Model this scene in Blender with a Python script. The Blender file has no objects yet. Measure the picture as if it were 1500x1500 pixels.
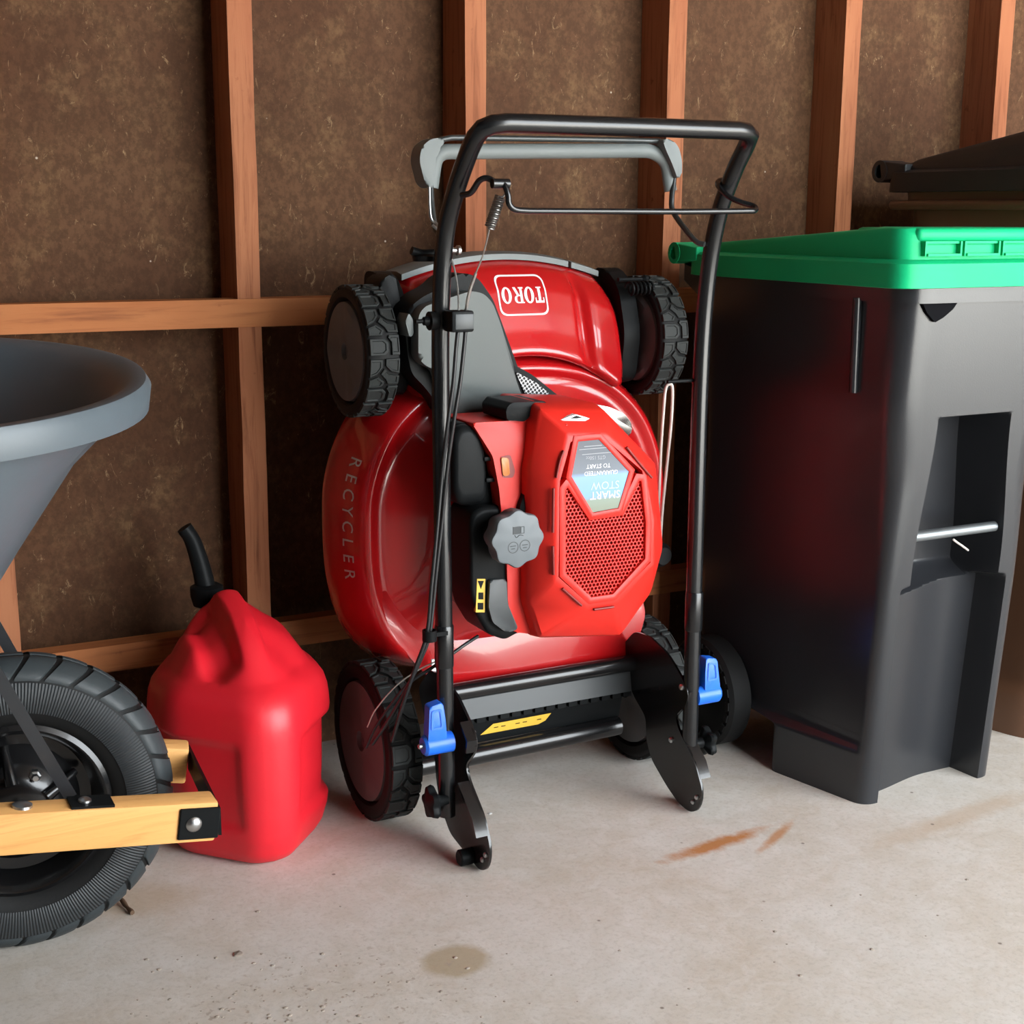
import bpy, bmesh, math, random
from mathutils import Vector, Matrix, Euler
random.seed(7)
PI = math.pi
sc = bpy.context.scene
COL = sc.collection

# ------------------------------------------------------------------ camera
FPX, YAW, PITCH, ROLL, CAMD, CAMH = 2030.85, .48108, .21204, .005515, 2.19705, .95
_cy, _sy = math.cos(YAW), math.sin(YAW)
_f0, _r0, _u0 = Vector((_sy, _cy, 0)), Vector((_cy, -_sy, 0)), Vector((0, 0, 1))
_fw = _f0*math.cos(PITCH) - _u0*math.sin(PITCH)
_up = _u0*math.cos(PITCH) + _f0*math.sin(PITCH)
_rt = _r0*math.cos(ROLL) + _up*math.sin(ROLL)
_uu = _up*math.cos(ROLL) - _r0*math.sin(ROLL)
CAM = Vector((0, -CAMD, CAMH))
cd = bpy.data.cameras.new('camera'); cam = bpy.data.objects.new('camera', cd); COL.objects.link(cam)
cd.sensor_width = 36; cd.lens = 36*FPX/1500; cd.clip_start = .05; cd.clip_end = 200
m = Matrix((( _rt.x, _uu.x, -_fw.x, CAM.x), (_rt.y, _uu.y, -_fw.y, CAM.y), (_rt.z, _uu.z, -_fw.z, CAM.z), (0, 0, 0, 1)))
cam.matrix_world = m
sc.camera = cam

# ------------------------------------------------------------------ world, light, exposure
world = bpy.data.worlds.new('overcast_sky'); sc.world = world; world.use_nodes = True
wn = world.node_tree.nodes; bg = wn['Background']
bg.inputs[0].default_value = (.90, .96, 1.0, 1); bg.inputs[1].default_value = 5.0
sc.view_settings.view_transform = 'Standard'; sc.view_settings.look = 'None'
sc.view_settings.exposure = 1.42; sc.view_settings.gamma = 1.0; sc.view_settings.use_curve_mapping = False
DOOR_X0, DOOR_X1, DOOR_H, ROOM_Y = 1.1, 5.2, 2.45, -3.3
pl = bpy.data.lights.new('door_portal', 'AREA'); pl.shape = 'RECTANGLE'; pl.size = DOOR_X1-DOOR_X0; pl.size_y = DOOR_H
po = bpy.data.objects.new('door_portal', pl); COL.objects.link(po)
po.location = ((DOOR_X0+DOOR_X1)/2, ROOM_Y-.02, DOOR_H/2); po.rotation_euler = (PI/2, 0, 0)
pl.cycles.is_portal = True
sl_ = bpy.data.lights.new('sun', 'SUN'); sl_.energy = 24; sl_.angle = .01; sl_.color = (1, .95, .87)
so = bpy.data.objects.new('sun', sl_); COL.objects.link(so); so.location = (3, 6, 9); so.rotation_euler = Vector((-.62, -.16, -.77)).to_track_quat('-Z', 'Y').to_euler()

# ------------------------------------------------------------------ pixel helpers (measure a real position at a real depth)
def ray(px, py): return _fw + _rt*((px-750)/FPX) - _uu*((py-750)/FPX)
def W(px, py, Y):
    d = ray(px, py); return CAM + d*((Y-CAM.y)/d.y)
def XZ(px, py, Y):
    p = W(px, py, Y); return (p.x, p.z)
def AX(px, py, X):
    d = ray(px, py); return CAM + d*((X-CAM.x)/d.x)

# ------------------------------------------------------------------ materials
MATS = {}
def mat(name, base, rough=.5, metal=0., coat=0., spec=.5, var=0., vscale=20., vcol=None, bump=0., bscale=200., detail=4., rvar=0., bdist=.002):
    if name in MATS: return MATS[name]
    M = bpy.data.materials.new(name); M.use_nodes = True; MATS[name] = M
    nt = M.node_tree; b = nt.nodes['Principled BSDF']
    b.inputs['Base Color'].default_value = (*base, 1); b.inputs['Roughness'].default_value = rough
    b.inputs['Metallic'].default_value = metal; b.inputs['Coat Weight'].default_value = coat
    b.inputs['Coat Roughness'].default_value = .04; b.inputs['Specular IOR Level'].default_value = spec
    tc = nt.nodes.new('ShaderNodeTexCoord')
    if var > 0:
        n = nt.nodes.new('ShaderNodeTexNoise'); n.inputs['Scale'].default_value = vscale; n.inputs['Detail'].default_value = detail
        nt.links.new(tc.outputs['Object'], n.inputs['Vector'])
        cr = nt.nodes.new('ShaderNodeValToRGB'); cr.color_ramp.elements[0].position = .35; cr.color_ramp.elements[1].position = .7
        c2 = vcol or tuple(min(1, c*(1+var)) for c in base); c1 = base if vcol else tuple(c*(1-var) for c in base)
        cr.color_ramp.elements[0].color = (*c1, 1); cr.color_ramp.elements[1].color = (*c2, 1)
        nt.links.new(n.outputs['Fac'], cr.inputs['Fac']); nt.links.new(cr.outputs['Color'], b.inputs['Base Color'])
        if rvar:
            mp = nt.nodes.new('ShaderNodeMapRange'); mp.inputs['To Min'].default_value = rough-rvar; mp.inputs['To Max'].default_value = rough+rvar
            nt.links.new(n.outputs['Fac'], mp.inputs['Value']); nt.links.new(mp.outputs['Result'], b.inputs['Roughness'])
    if bump > 0:
        n2 = nt.nodes.new('ShaderNodeTexNoise'); n2.inputs['Scale'].default_value = bscale; n2.inputs['Detail'].default_value = 3
        nt.links.new(tc.outputs['Object'], n2.inputs['Vector'])
        bp = nt.nodes.new('ShaderNodeBump'); bp.inputs['Strength'].default_value = bump; bp.inputs['Distance'].default_value = bdist
        nt.links.new(n2.outputs['Fac'], bp.inputs['Height']); nt.links.new(bp.outputs['Normal'], b.inputs['Normal'])
    return M

def N(M): return M.node_tree.nodes, M.node_tree.links, M.node_tree.nodes['Principled BSDF']

def mixc(nt, fac, a, b_):
    x = nt.nodes.new('ShaderNodeMix'); x.data_type = 'RGBA'
    if hasattr(fac, 'links') or not isinstance(fac, (int, float)): nt.links.new(fac, x.inputs['Factor'])
    else: x.inputs['Factor'].default_value = fac
    for s, v in (('A', a), ('B', b_)):
        i = [q for q in x.inputs if q.name == s and q.type == 'RGBA'][0]
        if isinstance(v, tuple): i.default_value = (*v, 1)
        else: nt.links.new(v, i)
    return [q for q in x.outputs if q.type == 'RGBA'][0]

def ramp(nt, src, stops):
    cr = nt.nodes.new('ShaderNodeValToRGB'); e = cr.color_ramp.elements
    while len(e) < len(stops): e.new(.5)
    for k, (p, c) in enumerate(stops):
        e[k].position = p; e[k].color = (*c, 1) if len(c) == 3 else c
    nt.links.new(src, cr.inputs['Fac']); return cr.outputs['Color']

def noise(nt, vec, scale, detail=4, rough=.55, dim=None, dist=0.):
    n = nt.nodes.new('ShaderNodeTexNoise'); n.inputs['Scale'].default_value = scale; n.inputs['Detail'].default_value = detail
    n.inputs['Roughness'].default_value = rough; n.inputs['Distortion'].default_value = dist
    nt.links.new(vec, n.inputs['Vector']); return n.outputs['Fac']

def mapping(nt, vec, scale=(1, 1, 1), loc=(0, 0, 0), rot=(0, 0, 0)):
    mp = nt.nodes.new('ShaderNodeMapping'); mp.inputs['Scale'].default_value = scale
    mp.inputs['Location'].default_value = loc; mp.inputs['Rotation'].default_value = rot
    nt.links.new(vec, mp.inputs['Vector']); return mp.outputs['Vector']

def position(nt): return nt.nodes.new('ShaderNodeNewGeometry').outputs['Position']

def bumpn(nt, h, strength, dist, b):
    bp = nt.nodes.new('ShaderNodeBump'); bp.inputs['Strength'].default_value = strength; bp.inputs['Distance'].default_value = dist
    nt.links.new(h, bp.inputs['Height']); nt.links.new(bp.outputs['Normal'], b.inputs['Normal']); return bp

def wood(name, c1, c2, dark, axis, rough=.7, knots=True):
    M = mat(name, c1, rough, spec=.12); nt = M.node_tree; nd, lk, b = N(M)
    pos = position(nt)
    s = {'z': (38, 38, 2.2), 'x': (2.2, 38, 38), 'y': (38, 2.2, 38)}[axis]
    s2 = {'z': (9, 9, 1.3), 'x': (1.3, 9, 9), 'y': (9, 1.3, 9)}[axis]
    g = noise(nt, mapping(nt, pos, s), 2.2, 6, .65, dist=.6)
    l = noise(nt, mapping(nt, pos, s2), 1.4, 3)
    col = mixc(nt, ramp(nt, l, [(.35, (0, 0, 0)), (.68, (1, 1, 1))]), c1, c2)
    col = mixc(nt, ramp(nt, g, [(.50, (0, 0, 0)), (.72, (.85, .85, .85))]), col, dark)
    d = noise(nt, mapping(nt, pos, (1, 1, 1)), 34, 4)
    col = mixc(nt, ramp(nt, d, [(.66, (0, 0, 0)), (.76, (.7, .7, .7))]), col, dark)
    lk.new(col, b.inputs['Base Color']); bumpn(nt, g, .25, .003, b)
    return M

# colours are the things' own, apart from the bounce grey and recess shade red
M_STUD = wood('stud_wood', (.30, .105, .050), (.38, .150, .072), (.15, .05, .022), 'z')
M_GIRT = wood('girt_wood', (.37, .130, .048), (.47, .190, .075), (.20, .07, .03), 'x')
M_PINE = wood('pale_pine', (.72, .36, .115), (.78, .42, .155), (.56, .26, .08), 'x', .55)

def board_material():
    M = mat('brown_hardboard', (.13, .07, .035), .75, spec=.1); nt = M.node_tree; nd, lk, b = N(M)
    pos = position(nt)
    big = noise(nt, pos, 2.6, 5, .6); mid = noise(nt, pos, 14, 6, .7); fine = noise(nt, mapping(nt, pos, (1, 1, .8)), 85, 5, .75)
    col = mixc(nt, ramp(nt, big, [(.35, (0, 0, 0)), (.68, (1, 1, 1))]), (.078, .035, .018), (.110, .056, .029))
    col = mixc(nt, ramp(nt, mid, [(.50, (0, 0, 0)), (.72, (.75, .75, .75))]), col, (.165, .094, .045))
    col = mixc(nt, ramp(nt, fine, [(.42, (.55, .55, .55)), (.58, (0, 0, 0))]), col, (.050, .024, .013))
    sp = noise(nt, mapping(nt, pos, (1, 1, .5)), 55, 6, .8, dist=1.2)
    col = mixc(nt, ramp(nt, sp, [(.60, (0, 0, 0)), (.70, (.9, .9, .9))]), col, (.30, .195, .105))
    v = nd.new('ShaderNodeTexVoronoi'); v.inputs['Scale'].default_value = 9; lk.new(pos, v.inputs['Vector'])
    col = mixc(nt, ramp(nt, v.outputs['Distance'], [(.011, (.7, .7, .7)), (.020, (0, 0, 0))]), col, (.62, .52, .42))
    lk.new(col, b.inputs['Base Color']); bumpn(nt, fine, .25, .002, b)
    return M
M_BOARD = board_material()

def concrete():
    M = mat('garage_concrete', (.5, .47, .43), .8, spec=.25); nt = M.node_tree; nd, lk, b = N(M)
    pos = position(nt)
    a = noise(nt, pos, 4.5, 7, .65, dist=.5); c = noise(nt, pos, 20, 7, .7, dist=.8); f = noise(nt, pos, 130, 5, .7)
    col = mixc(nt, ramp(nt, a, [(.3, (0, 0, 0)), (.7, (1, 1, 1))]), (.56, .485, .40), (.65, .615, .57))
    col = mixc(nt, ramp(nt, c, [(.42, (0, 0, 0)), (.75, (.7, .7, .7))]), col, (.73, .69, .65))
    col = mixc(nt, ramp(nt, f, [(.36, (.28, .28, .28)), (.5, (0, 0, 0))]), col, (.38, .33, .28))
    # round oil stain
    def blob(x, y, sx, sy, rot, c, hard, amt, ns, src):
        mp = mapping(nt, src, (1/sx, 1/sy, 0), (0, 0, 0))
        # translate first
        return mp
    def stain(cx, cy, sx, sy, rot, colr, amt, wob, src_col, inner=.55):
        v1 = nd.new('ShaderNodeVectorMath'); v1.operation = 'SUBTRACT'; lk.new(pos, v1.inputs[0]); v1.inputs[1].default_value = (cx, cy, 0)
        mp = mapping(nt, v1.outputs[0], (1, 1, 0), (0, 0, 0), (0, 0, rot))
        dv = nd.new('ShaderNodeVectorMath'); dv.operation = 'DIVIDE'; lk.new(mp, dv.inputs[0]); dv.inputs[1].default_value = (sx, sy, 1)
        ln = nd.new('ShaderNodeVectorMath'); ln.operation = 'LENGTH'; lk.new(dv.outputs[0], ln.inputs[0])
        ad = nd.new('ShaderNodeMath'); ad.operation = 'MULTIPLY_ADD'; lk.new(noise(nt, pos, 40, 5, .7), ad.inputs[0]); ad.inputs[1].default_value = wob; lk.new(ln.outputs['Value'], ad.inputs[2])
        sb = nd.new('ShaderNodeMath'); sb.operation = 'SUBTRACT'; lk.new(ad.outputs[0], sb.inputs[0]); sb.inputs[1].default_value = wob*.5; ad = sb
        fac = ramp(nt, ad.outputs[0], [(inner, (amt,)*3), (1.0, (0, 0, 0))])
        return mixc(nt, fac, src_col, colr)
    col = stain(.696, -.712, .050, .044, 0, (.40, .31, .19), .75, .35, col, .72)
    col = stain(1.20, -.585, .125, .022, -.12, (.48, .19, .055), .95, 1.1, col, .35)
    col = stain(1.30, -.605, .08, .012, -.5, (.50, .22, .08), .8, 1.1, col, .35)
    col = stain(.36, -.36, .12, .06, .3, (.47, .34, .20), .5, .8, col, .4)
    col = stain(1.62, -.68, .25, .03, -.1, (.50, .36, .24), .55, 1.0, col, .35)
    # spalled, pitted patch
    pit = ramp(nt, noise(nt, pos, 75, 4, .6), [(.60, (0, 0, 0)), (.66, (1, 1, 1))])
    msk = stain(.50, -.72, .34, .16, .05, (1, 1, 1), 1.0, .9, (0, 0, 0), .25)
    ml = nd.new('ShaderNodeMix'); ml.data_type = 'RGBA'; ml.blend_type = 'MULTIPLY'; ml.inputs['Factor'].default_value = 1
    ia = [q for q in ml.inputs if q.type == 'RGBA']; lk.new(pit, ia[0]); lk.new(msk, ia[1])
    pm = [q for q in ml.outputs if q.type == 'RGBA'][0]
    col = mixc(nt, pm, col, (.40, .33, .27))
    # dark specks
    v = nd.new('ShaderNodeTexVoronoi'); v.inputs['Scale'].default_value = 14; lk.new(pos, v.inputs['Vector'])
    col = mixc(nt, ramp(nt, v.outputs['Distance'], [(.028, (.85, .85, .85)), (.05, (0, 0, 0))]), col, (.20, .16, .13))
    lk.new(col, b.inputs['Base Color'])
    mx = nd.new('ShaderNodeMath'); mx.operation = 'ADD'; lk.new(c, mx.inputs[0]); lk.new(f, mx.inputs[1])
    bumpn(nt, mx.outputs[0], .18, .0015, b)
    return M
M_CONC = concrete()

M_RED = mat('red_enamel', (.44, .006, .008), .26, coat=.7, spec=.4)
M_HOOD = mat('red_hood_plastic', (.66, .022, .014), .40, spec=.35)
M_CAN = mat('red_can_plastic', (.72, .014, .026), .42, var=.06, vscale=6, bump=.12, bscale=260, bdist=.001)
M_TUBE = mat('black_satin_tube', (.006, .0066, .0074), .27, spec=.6)
M_BLACK = mat('black_plastic', (.008, .0088, .0092), .42, spec=.09, bump=.06, bscale=500)
M_GLOSSB = mat('black_gloss_steel', (.006, .006, .0065), .25, coat=.2)
M_GREY = mat('grey_green_plastic', (.085, .098, .096), .42, bump=.05, bscale=600)
M_BUMPER = mat('grey_bumper_plastic', (.14, .16, .158), .5)
M_CAPGREY = mat('fuel_cap_grey', (.12, .135, .145), .5)
M_RUBBER = mat('black_rubber', (.008, .008, .008), .62, spec=.25, bump=.1, bscale=250)
M_LUG = mat('tread_rubber', (.026, .029, .028), .6, spec=.3, bump=.1, bscale=250)
M_HUB = mat('dark_grey_hub', (.115, .116, .118), .55, spec=.3)
M_STEEL = mat('zinc_steel', (.55, .56, .56), .32, metal=1.0)
M_BRASS = mat('yellow_zinc', (.55, .46, .25), .38, metal=1.0)
M_CHROME = mat('polished_steel', (.32, .31, .30), .25, metal=1.0)
M_BLUE = mat('blue_lever_plastic', (.012, .14, .72), .38)
M_WHITE = mat('white_print', (.80, .80, .80), .45)
M_SILVER = mat('silver_print', (.50, .36, .34), .4)
M_YELLOW = mat('yellow_label', (.72, .43, .05), .5)
M_PINKLAB = mat('clear_label', (.36, .22, .22), .5)
M_ROPE = mat('white_rope', (.50, .45, .41), .8)
M_GREEN = mat('green_lid_plastic', (.008, .42, .165), .40, spec=.15, bump=.05, bscale=400, var=.05, vscale=8)
M_BIN = mat('black_bin_plastic', (.020, .021, .024), .28, spec=.55, bump=.05, bscale=420)
M_BROWN = mat('brown_bin_plastic', (.105, .048, .024), .42, bump=.08, bscale=400)
M_BLID = mat('black_lid_plastic', (.014, .016, .018), .5)
M_TRAY = mat('grey_tray_poly', (.092, .115, .132), .40, var=.10, vscale=5, bump=.08, bscale=120, rvar=.03)
M_ROOM = mat('room_boards', (.11, .07, .045), .85)
M_BOUNCE = mat('bounce_grey', (.27, .27, .265), .9)  # grey picked for neutral bounce light from the unseen left wall
M_DRIVE = mat('driveway', (.50, .49, .46), .9)
M_DARKRED = mat('recess_shade_red', (.20, .01, .008), .4)  # darker hood red that paints the shade in slots and pocket
M_TWIG = mat('twig_brown', (.10, .055, .03), .8)
M_STRAND = mat('bare_cable', (.50, .49, .46), .35, metal=.8)
def perforated():
    M = mat('perforated_steel', (.30, .30, .31), .4, metal=.7); nt = M.node_tree; nd, lk, b = N(M)
    v = nd.new('ShaderNodeTexVoronoi'); v.inputs['Scale'].default_value = 190; v.inputs['Randomness'].default_value = 0.
    lk.new(mapping(nt, position(nt), (1, 0, 1), (0, 0, 0), (0, .6, 0)), v.inputs['Vector'])
    lk.new(ramp(nt, v.outputs['Distance'], [(.40, (.01, .01, .01)), (.47, (.26, .255, .26))]), b.inputs['Base Color']); return M
M_PERF = perforated()
def label_print():
    M = mat('engine_label_print', (.2, .2, .22), .5, spec=.3); nt = M.node_tree; nd, lk, b = N(M)
    sx = nd.new('ShaderNodeSeparateXYZ'); lk.new(position(nt), sx.inputs[0])
    mr = nd.new('ShaderNodeMapRange'); lk.new(sx.outputs['Z'], mr.inputs['Value'])
    mr.inputs['From Min'].default_value = .525; mr.inputs['From Max'].default_value = .636
    lk.new(ramp(nt, mr.outputs['Result'], [(0, (.20, .22, .17)), (.16, (.22, .27, .22)), (.22, (.19, .34, .58)), (.48, (.22, .36, .58)), (.54, (.16, .18, .21)), (1, (.10, .105, .12))]), b.inputs['Base Color']); return M
M_LABEL = label_print()

# ------------------------------------------------------------------ object helpers
WORLD = {}
def _link(o, parent, loc):
    COL.objects.link(o); o.location = loc; WORLD[o.name] = Vector(loc)
    if parent is not None:
        o.parent = parent; o.matrix_parent_inverse = Matrix.Translation(-WORLD[parent.name])
    return o
def thing(name, label, cat, loc, group=None, kind=None):
    o = bpy.data.objects.new(name, None); o.empty_display_size = .05
    _link(o, None, loc); o['label'] = label; o['category'] = cat
    if group: o['group'] = group
    if kind: o['kind'] = kind
    return o
def obj_bm(name, bm, material, parent=None, sharp=35, smooth=True, origin=None):
    bmesh.ops.recalc_face_normals(bm, faces=bm.faces)
    if origin is None:
        vs = [v.co for v in bm.verts]
        origin = Vector([(min(c[i] for c in vs)+max(c[i] for c in vs))/2 for i in range(3)])
    bmesh.ops.translate(bm, verts=bm.verts, vec=-Vector(origin))
    me = bpy.data.meshes.new(name); bm.to_mesh(me); bm.free()
    if smooth: me.shade_smooth(); me.set_sharp_from_angle(angle=math.radians(sharp))
    me.materials.append(material)
    return _link(bpy.data.objects.new(name, me), parent, origin)
def tag(o, label=None, cat=None, group=None, kind=None):
    if label: o['label'] = label
    if cat: o['category'] = cat
    if group: o['group'] = group
    if kind: o['kind'] = kind
    return o
def copy_part(src, parent, loc, rot=None, scale=None):
    o = src.copy(); COL.objects.link(o)
    o.location = loc; WORLD[o.name] = Vector(loc)
    o.parent = parent; o.matrix_parent_inverse = Matrix.Translation(-WORLD[parent.name]) if parent else Matrix()
    if rot is not None: o.rotation_euler = rot
    if scale is not None: o.scale = scale
    return o

def bm_box(bm, lo, hi, bevel=0, seg=2):
    r = bmesh.ops.create_cube(bm, size=1.)
    for v in r['verts']: v.co = Vector([lo[i]+(v.co[i]+.5)*(hi[i]-lo[i]) for i in range(3)])
    if bevel:
        es = list({e for v in r['verts'] for e in v.link_edges})
        bmesh.ops.bevel(bm, geom=es, offset=bevel, segments=seg, profile=.5, affect='EDGES')
    return bm
def box(name, lo, hi, material, parent=None, bevel=0, seg=2):
    return obj_bm(name, bm_box(bmesh.new(), lo, hi, bevel, seg), material, parent)

AXM = {'XZ': lambda a, b, d: (a, d, b), 'YZ': lambda a, b, d: (d, a, b), 'XY': lambda a, b, d: (a, b, d)}
def prism_bm(pts, d0, d1, axes='XZ', bevel=0, seg=3, bm=None, fn=None):
    """polygon extruded from d0 (back) to d1 (front); bevel rounds the front rim and the corners between sides stay"""
    bm = bm or bmesh.new(); f = fn or AXM[axes]
    A = [bm.verts.new(f(a, b, d0)) for a, b in pts]; B = [bm.verts.new(f(a, b, d1)) for a, b in pts]
    n = len(pts)
    bm.faces.new(A); ff = bm.faces.new(B[::-1])
    for i in range(n): bm.faces.new((A[i], A[(i+1) % n], B[(i+1) % n], B[i]))
    if bevel:
        bmesh.ops.bevel(bm, geom=list(ff.edges), offset=bevel, segments=seg, profile=.5, affect='EDGES', clamp_overlap=True)
    return bm
def prism(name, pts, d0, d1, material, parent=None, axes='XZ', bevel=0, seg=3, sharp=35, fn=None):
    return obj_bm(name, prism_bm(pts, d0, d1, axes, bevel, seg, fn=fn), material, parent, sharp)
def soft_prism(name, pts, d0, d1, material, parent, r, n=5):
    c = (sum(p[0] for p in pts)/len(pts), sum(p[1] for p in pts)/len(pts)); rad = sum(math.dist(p, c) for p in pts)/len(pts); sg = -1 if d1 < d0 else 1
    rg = [[(p[0], d0, p[1]) for p in pts]]
    for k in range(n+1):
        t = k/n*PI/2; f = 1-(1-math.cos(t))*r/rad; d = d1-sg*r*(1-math.sin(t))
        rg.append([(c[0]+(p[0]-c[0])*f, d, c[1]+(p[1]-c[1])*f) for p in pts])
    return obj_bm(name, loft_bm(rg, True, True), material, parent, 40)
def rnd(pts, r, n=4):
    """round the corners of a 2-D polygon"""
    out = []; N_ = len(pts)
    for i in range(N_):
        p0, p, p1 = Vector(pts[i-1]), Vector(pts[i]), Vector(pts[(i+1) % N_])
        a = (p0-p); b_ = (p1-p); la, lb = a.length, b_.length
        q = min(r, la*.45, lb*.45); A = p+a/la*q; B = p+b_/lb*q
        for k in range(n+1):
            t = k/n; out.append(tuple(A*(1-t)**2+p*2*t*(1-t)+B*t*t))
    return out
def pxpoly(lst, Y): return [XZ(x, y, Y) for x, y in lst]

def loft_bm(rings, cap0=True, cap1=True, closed=True, bm=None):
    bm = bm or bmesh.new(); R = [[bm.verts.new(p) for p in r] for r in rings]
    n = len(rings[0])
    for a, b_ in zip(R, R[1:]):
        for i in range(n if closed else n-1):
            j = (i+1) % n
            try: bm.faces.new((a[i], a[j], b_[j], b_[i]))
            except ValueError: pass
    if cap0: bm.faces.new(R[0][::-1])
    if cap1: bm.faces.new(R[-1])
    return bm
def smooth_path(pts, n=8):
    pts = [Vector(p) for p in pts]
    if len(pts) < 3: return pts
    P_ = [pts[0]*2-pts[1]]+pts+[pts[-1]*2-pts[-2]]; out = []
    for i in range(1, len(P_)-2):
        a, b_, c, d = P_[i-1:i+3]
        for k in range(n):
            t = k/n
            out.append(.5*((2*b_)+(-a+c)*t+(2*a-5*b_+4*c-d)*t*t+(-a+3*b_-3*c+d)*t**3))
    out.append(pts[-1]); return out
def round_path(pts, r, n=7):
    """straight runs with rounded corners"""
    pts = [Vector(p) for p in pts]; out = [pts[0]]
    for i in range(1, len(pts)-1):
        p0, p, p1 = pts[i-1:i+2]; a, b_ = p0-p, p1-p
        q = min(r, a.length*.48, b_.length*.48); A = p+a.normalized()*q; B = p+b_.normalized()*q
        for k in range(n+1):
            t = k/n; out.append(A*(1-t)**2+p*2*t*(1-t)+B*t*t)
    out.append(pts[-1]); return out
def tube_bm(pts, r, seg=14, bm=None, caps=True, flat=1.):
    pts = [Vector(p) for p in pts]; bm = bm or bmesh.new(); rings = []
    t0 = (pts[1]-pts[0]).normalized(); up = Vector((0, 0, 1)) if abs(t0.z) < .9 else Vector((0, 1, 0))
    nrm = (up-t0*up.dot(t0)).normalized(); prev = t0
    for i, p in enumerate(pts):
        t = (pts[min(i+1, len(pts)-1)]-pts[max(i-1, 0)]).normalized()
        q = prev.rotation_difference(t); nrm = (q @ nrm); nrm = (nrm-t*nrm.dot(t)).normalized(); prev = t
        bn = t.cross(nrm); rr = r(i/(len(pts)-1)) if callable(r) else r
        rings.append([p+(nrm*math.cos(2*PI*k/seg)+bn*math.sin(2*PI*k/seg)*flat)*rr for k in range(seg)])
    return loft_bm(rings, caps, caps, bm=bm)
def tube(name, pts, r, material, parent=None, seg=14, flat=1.):
    return obj_bm(name, tube_bm(pts, r, seg, flat=flat), material, parent, 50)
def lathe_bm(profile, origin, axis='X', seg=48, bm=None, cap0=False, cap1=False, mod=None):
    """profile: (along, radius)"""
    o = Vector(origin); rings = []
    ax = {'X': (Vector((1, 0, 0)), Vector((0, 1, 0)), Vector((0, 0, 1))), 'Y': (Vector((0, 1, 0)), Vector((1, 0, 0)), Vector((0, 0, 1))), 'Z': (Vector((0, 0, 1)), Vector((1, 0, 0)), Vector((0, 1, 0)))}[axis] if isinstance(axis, str) else axis
    for j, (a, r) in enumerate(profile):
        ring = []
        for k in range(seg):
            th = 2*PI*k/seg; aa, rr = (a, r) if mod is None else mod(j, th, a, r)
            ring.append(o+ax[0]*aa+(ax[1]*math.cos(th)+ax[2]*math.sin(th))*rr)
        rings.append(ring)
    return loft_bm(rings, cap0, cap1, bm=bm)
def lathe(name, profile, origin, material, parent=None, axis='X', seg=48, cap0=True, cap1=True, mod=None, sharp=35):
    return obj_bm(name, lathe_bm(profile, origin, axis, seg, None, cap0, cap1, mod), material, parent, sharp)
def text_bm(body, size, fn, spacing=1.0, extrude=0.0):
    cu = bpy.data.curves.new('lettering', 'FONT'); cu.body = body; cu.size = size; cu.align_x = 'CENTER'; cu.align_y = 'CENTER'; cu.space_character = spacing
    cu.resolution_u = 3
    o = bpy.data.objects.new('lettering_source', cu); COL.objects.link(o)
    dg = bpy.context.evaluated_depsgraph_get(); me = bpy.data.meshes.new_from_object(o.evaluated_get(dg))
    bm = bmesh.new(); bm.from_mesh(me); bpy.data.meshes.remove(me)
    bpy.data.objects.remove(o); bpy.data.curves.remove(cu)
    for v in bm.verts: v.co = Vector(fn(v.co.x, v.co.y))
    return bm
def join(bms):
    out = bmesh.new()
    for b in bms:
        me = bpy.data.meshes.new('tmp'); b.to_mesh(me); b.free(); out.from_mesh(me); bpy.data.meshes.remove(me)
    return out
def sstep(a, b, x):
    t = min(1, max(0, (x-a)/(b-a))); return t*t*(3-2*t)
def interp(tab, x):
    if x <= tab[0][0]: return tab[0][1]
    for (a, va), (b, vb) in zip(tab, tab[1:]):
        if x <= b: return va+(vb-va)*(x-a)/(b-a)
    return tab[-1][1]

# ================================================================== SETTING
SX0, SP, SWID, SDEP = .68637, .4064, .0392, .09
RX0, RX1, RZ = -2.4, 6.4, 2.5
tag(box('floor', (RX0, ROOM_Y, -.12), (RX1, SDEP+.02, 0), M_CONC), 'grey stained concrete garage floor', 'floor', kind='structure')
wall = tag(box('wall_back', (RX0, SDEP, 0), (RX1, SDEP+.02, RZ), M_BOARD), 'brown mottled hardboard wall between timber studs', 'wall', kind='structure')
def timber(name, lo, hi, mm, parent):
    bm = bm_box(bmesh.new(), lo, hi)
    bmesh.ops.subdivide_edges(bm, edges=[e for e in bm.edges if e.calc_length() > .5], cuts=24)
    for v in bm.verts:
        v.co += Vector((random.uniform(-1, 1), random.uniform(-.6, .2), random.uniform(-1, 1)))*.0009
    return obj_bm(name, bm, mm, parent, smooth=False)
GT0, GT1, GL0, GL1 = .7691, .8136, .2215, .2662
for k in range(-7, 14):
    x1 = SX0+SP*k
    if x1 > RX1-.1: break
    timber('stud', (x1-SWID, 0, 0), (x1, SDEP, RZ), M_STUD, wall)
timber('girt', (RX0, -.004, GT0), (RX1, .034, GT1), M_GIRT, wall)
timber('girt', (RX0, -.003, GL0), (RX1, .034, GL1), M_GIRT, wall)
tag(box('ceiling', (RX0, ROOM_Y, RZ), (RX1, SDEP+.02, RZ+.1), M_ROOM), 'brown boarded garage ceiling', 'ceiling', kind='structure')
tag(box('wall_left', (RX0-.1, ROOM_Y, 0), (RX0, SDEP+.02, RZ), M_BOUNCE), 'unseen side wall of the garage left of the barrow, grey chosen to bounce light', 'wall', kind='structure')  # out of view; its grey is set to bounce light onto left-facing sides
tag(box('wall_right', (RX1, ROOM_Y, 0), (RX1+.1, SDEP+.02, RZ), M_ROOM), 'brown side wall of the garage beyond the carts', 'wall', kind='structure')
bmf = bmesh.new()
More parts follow.
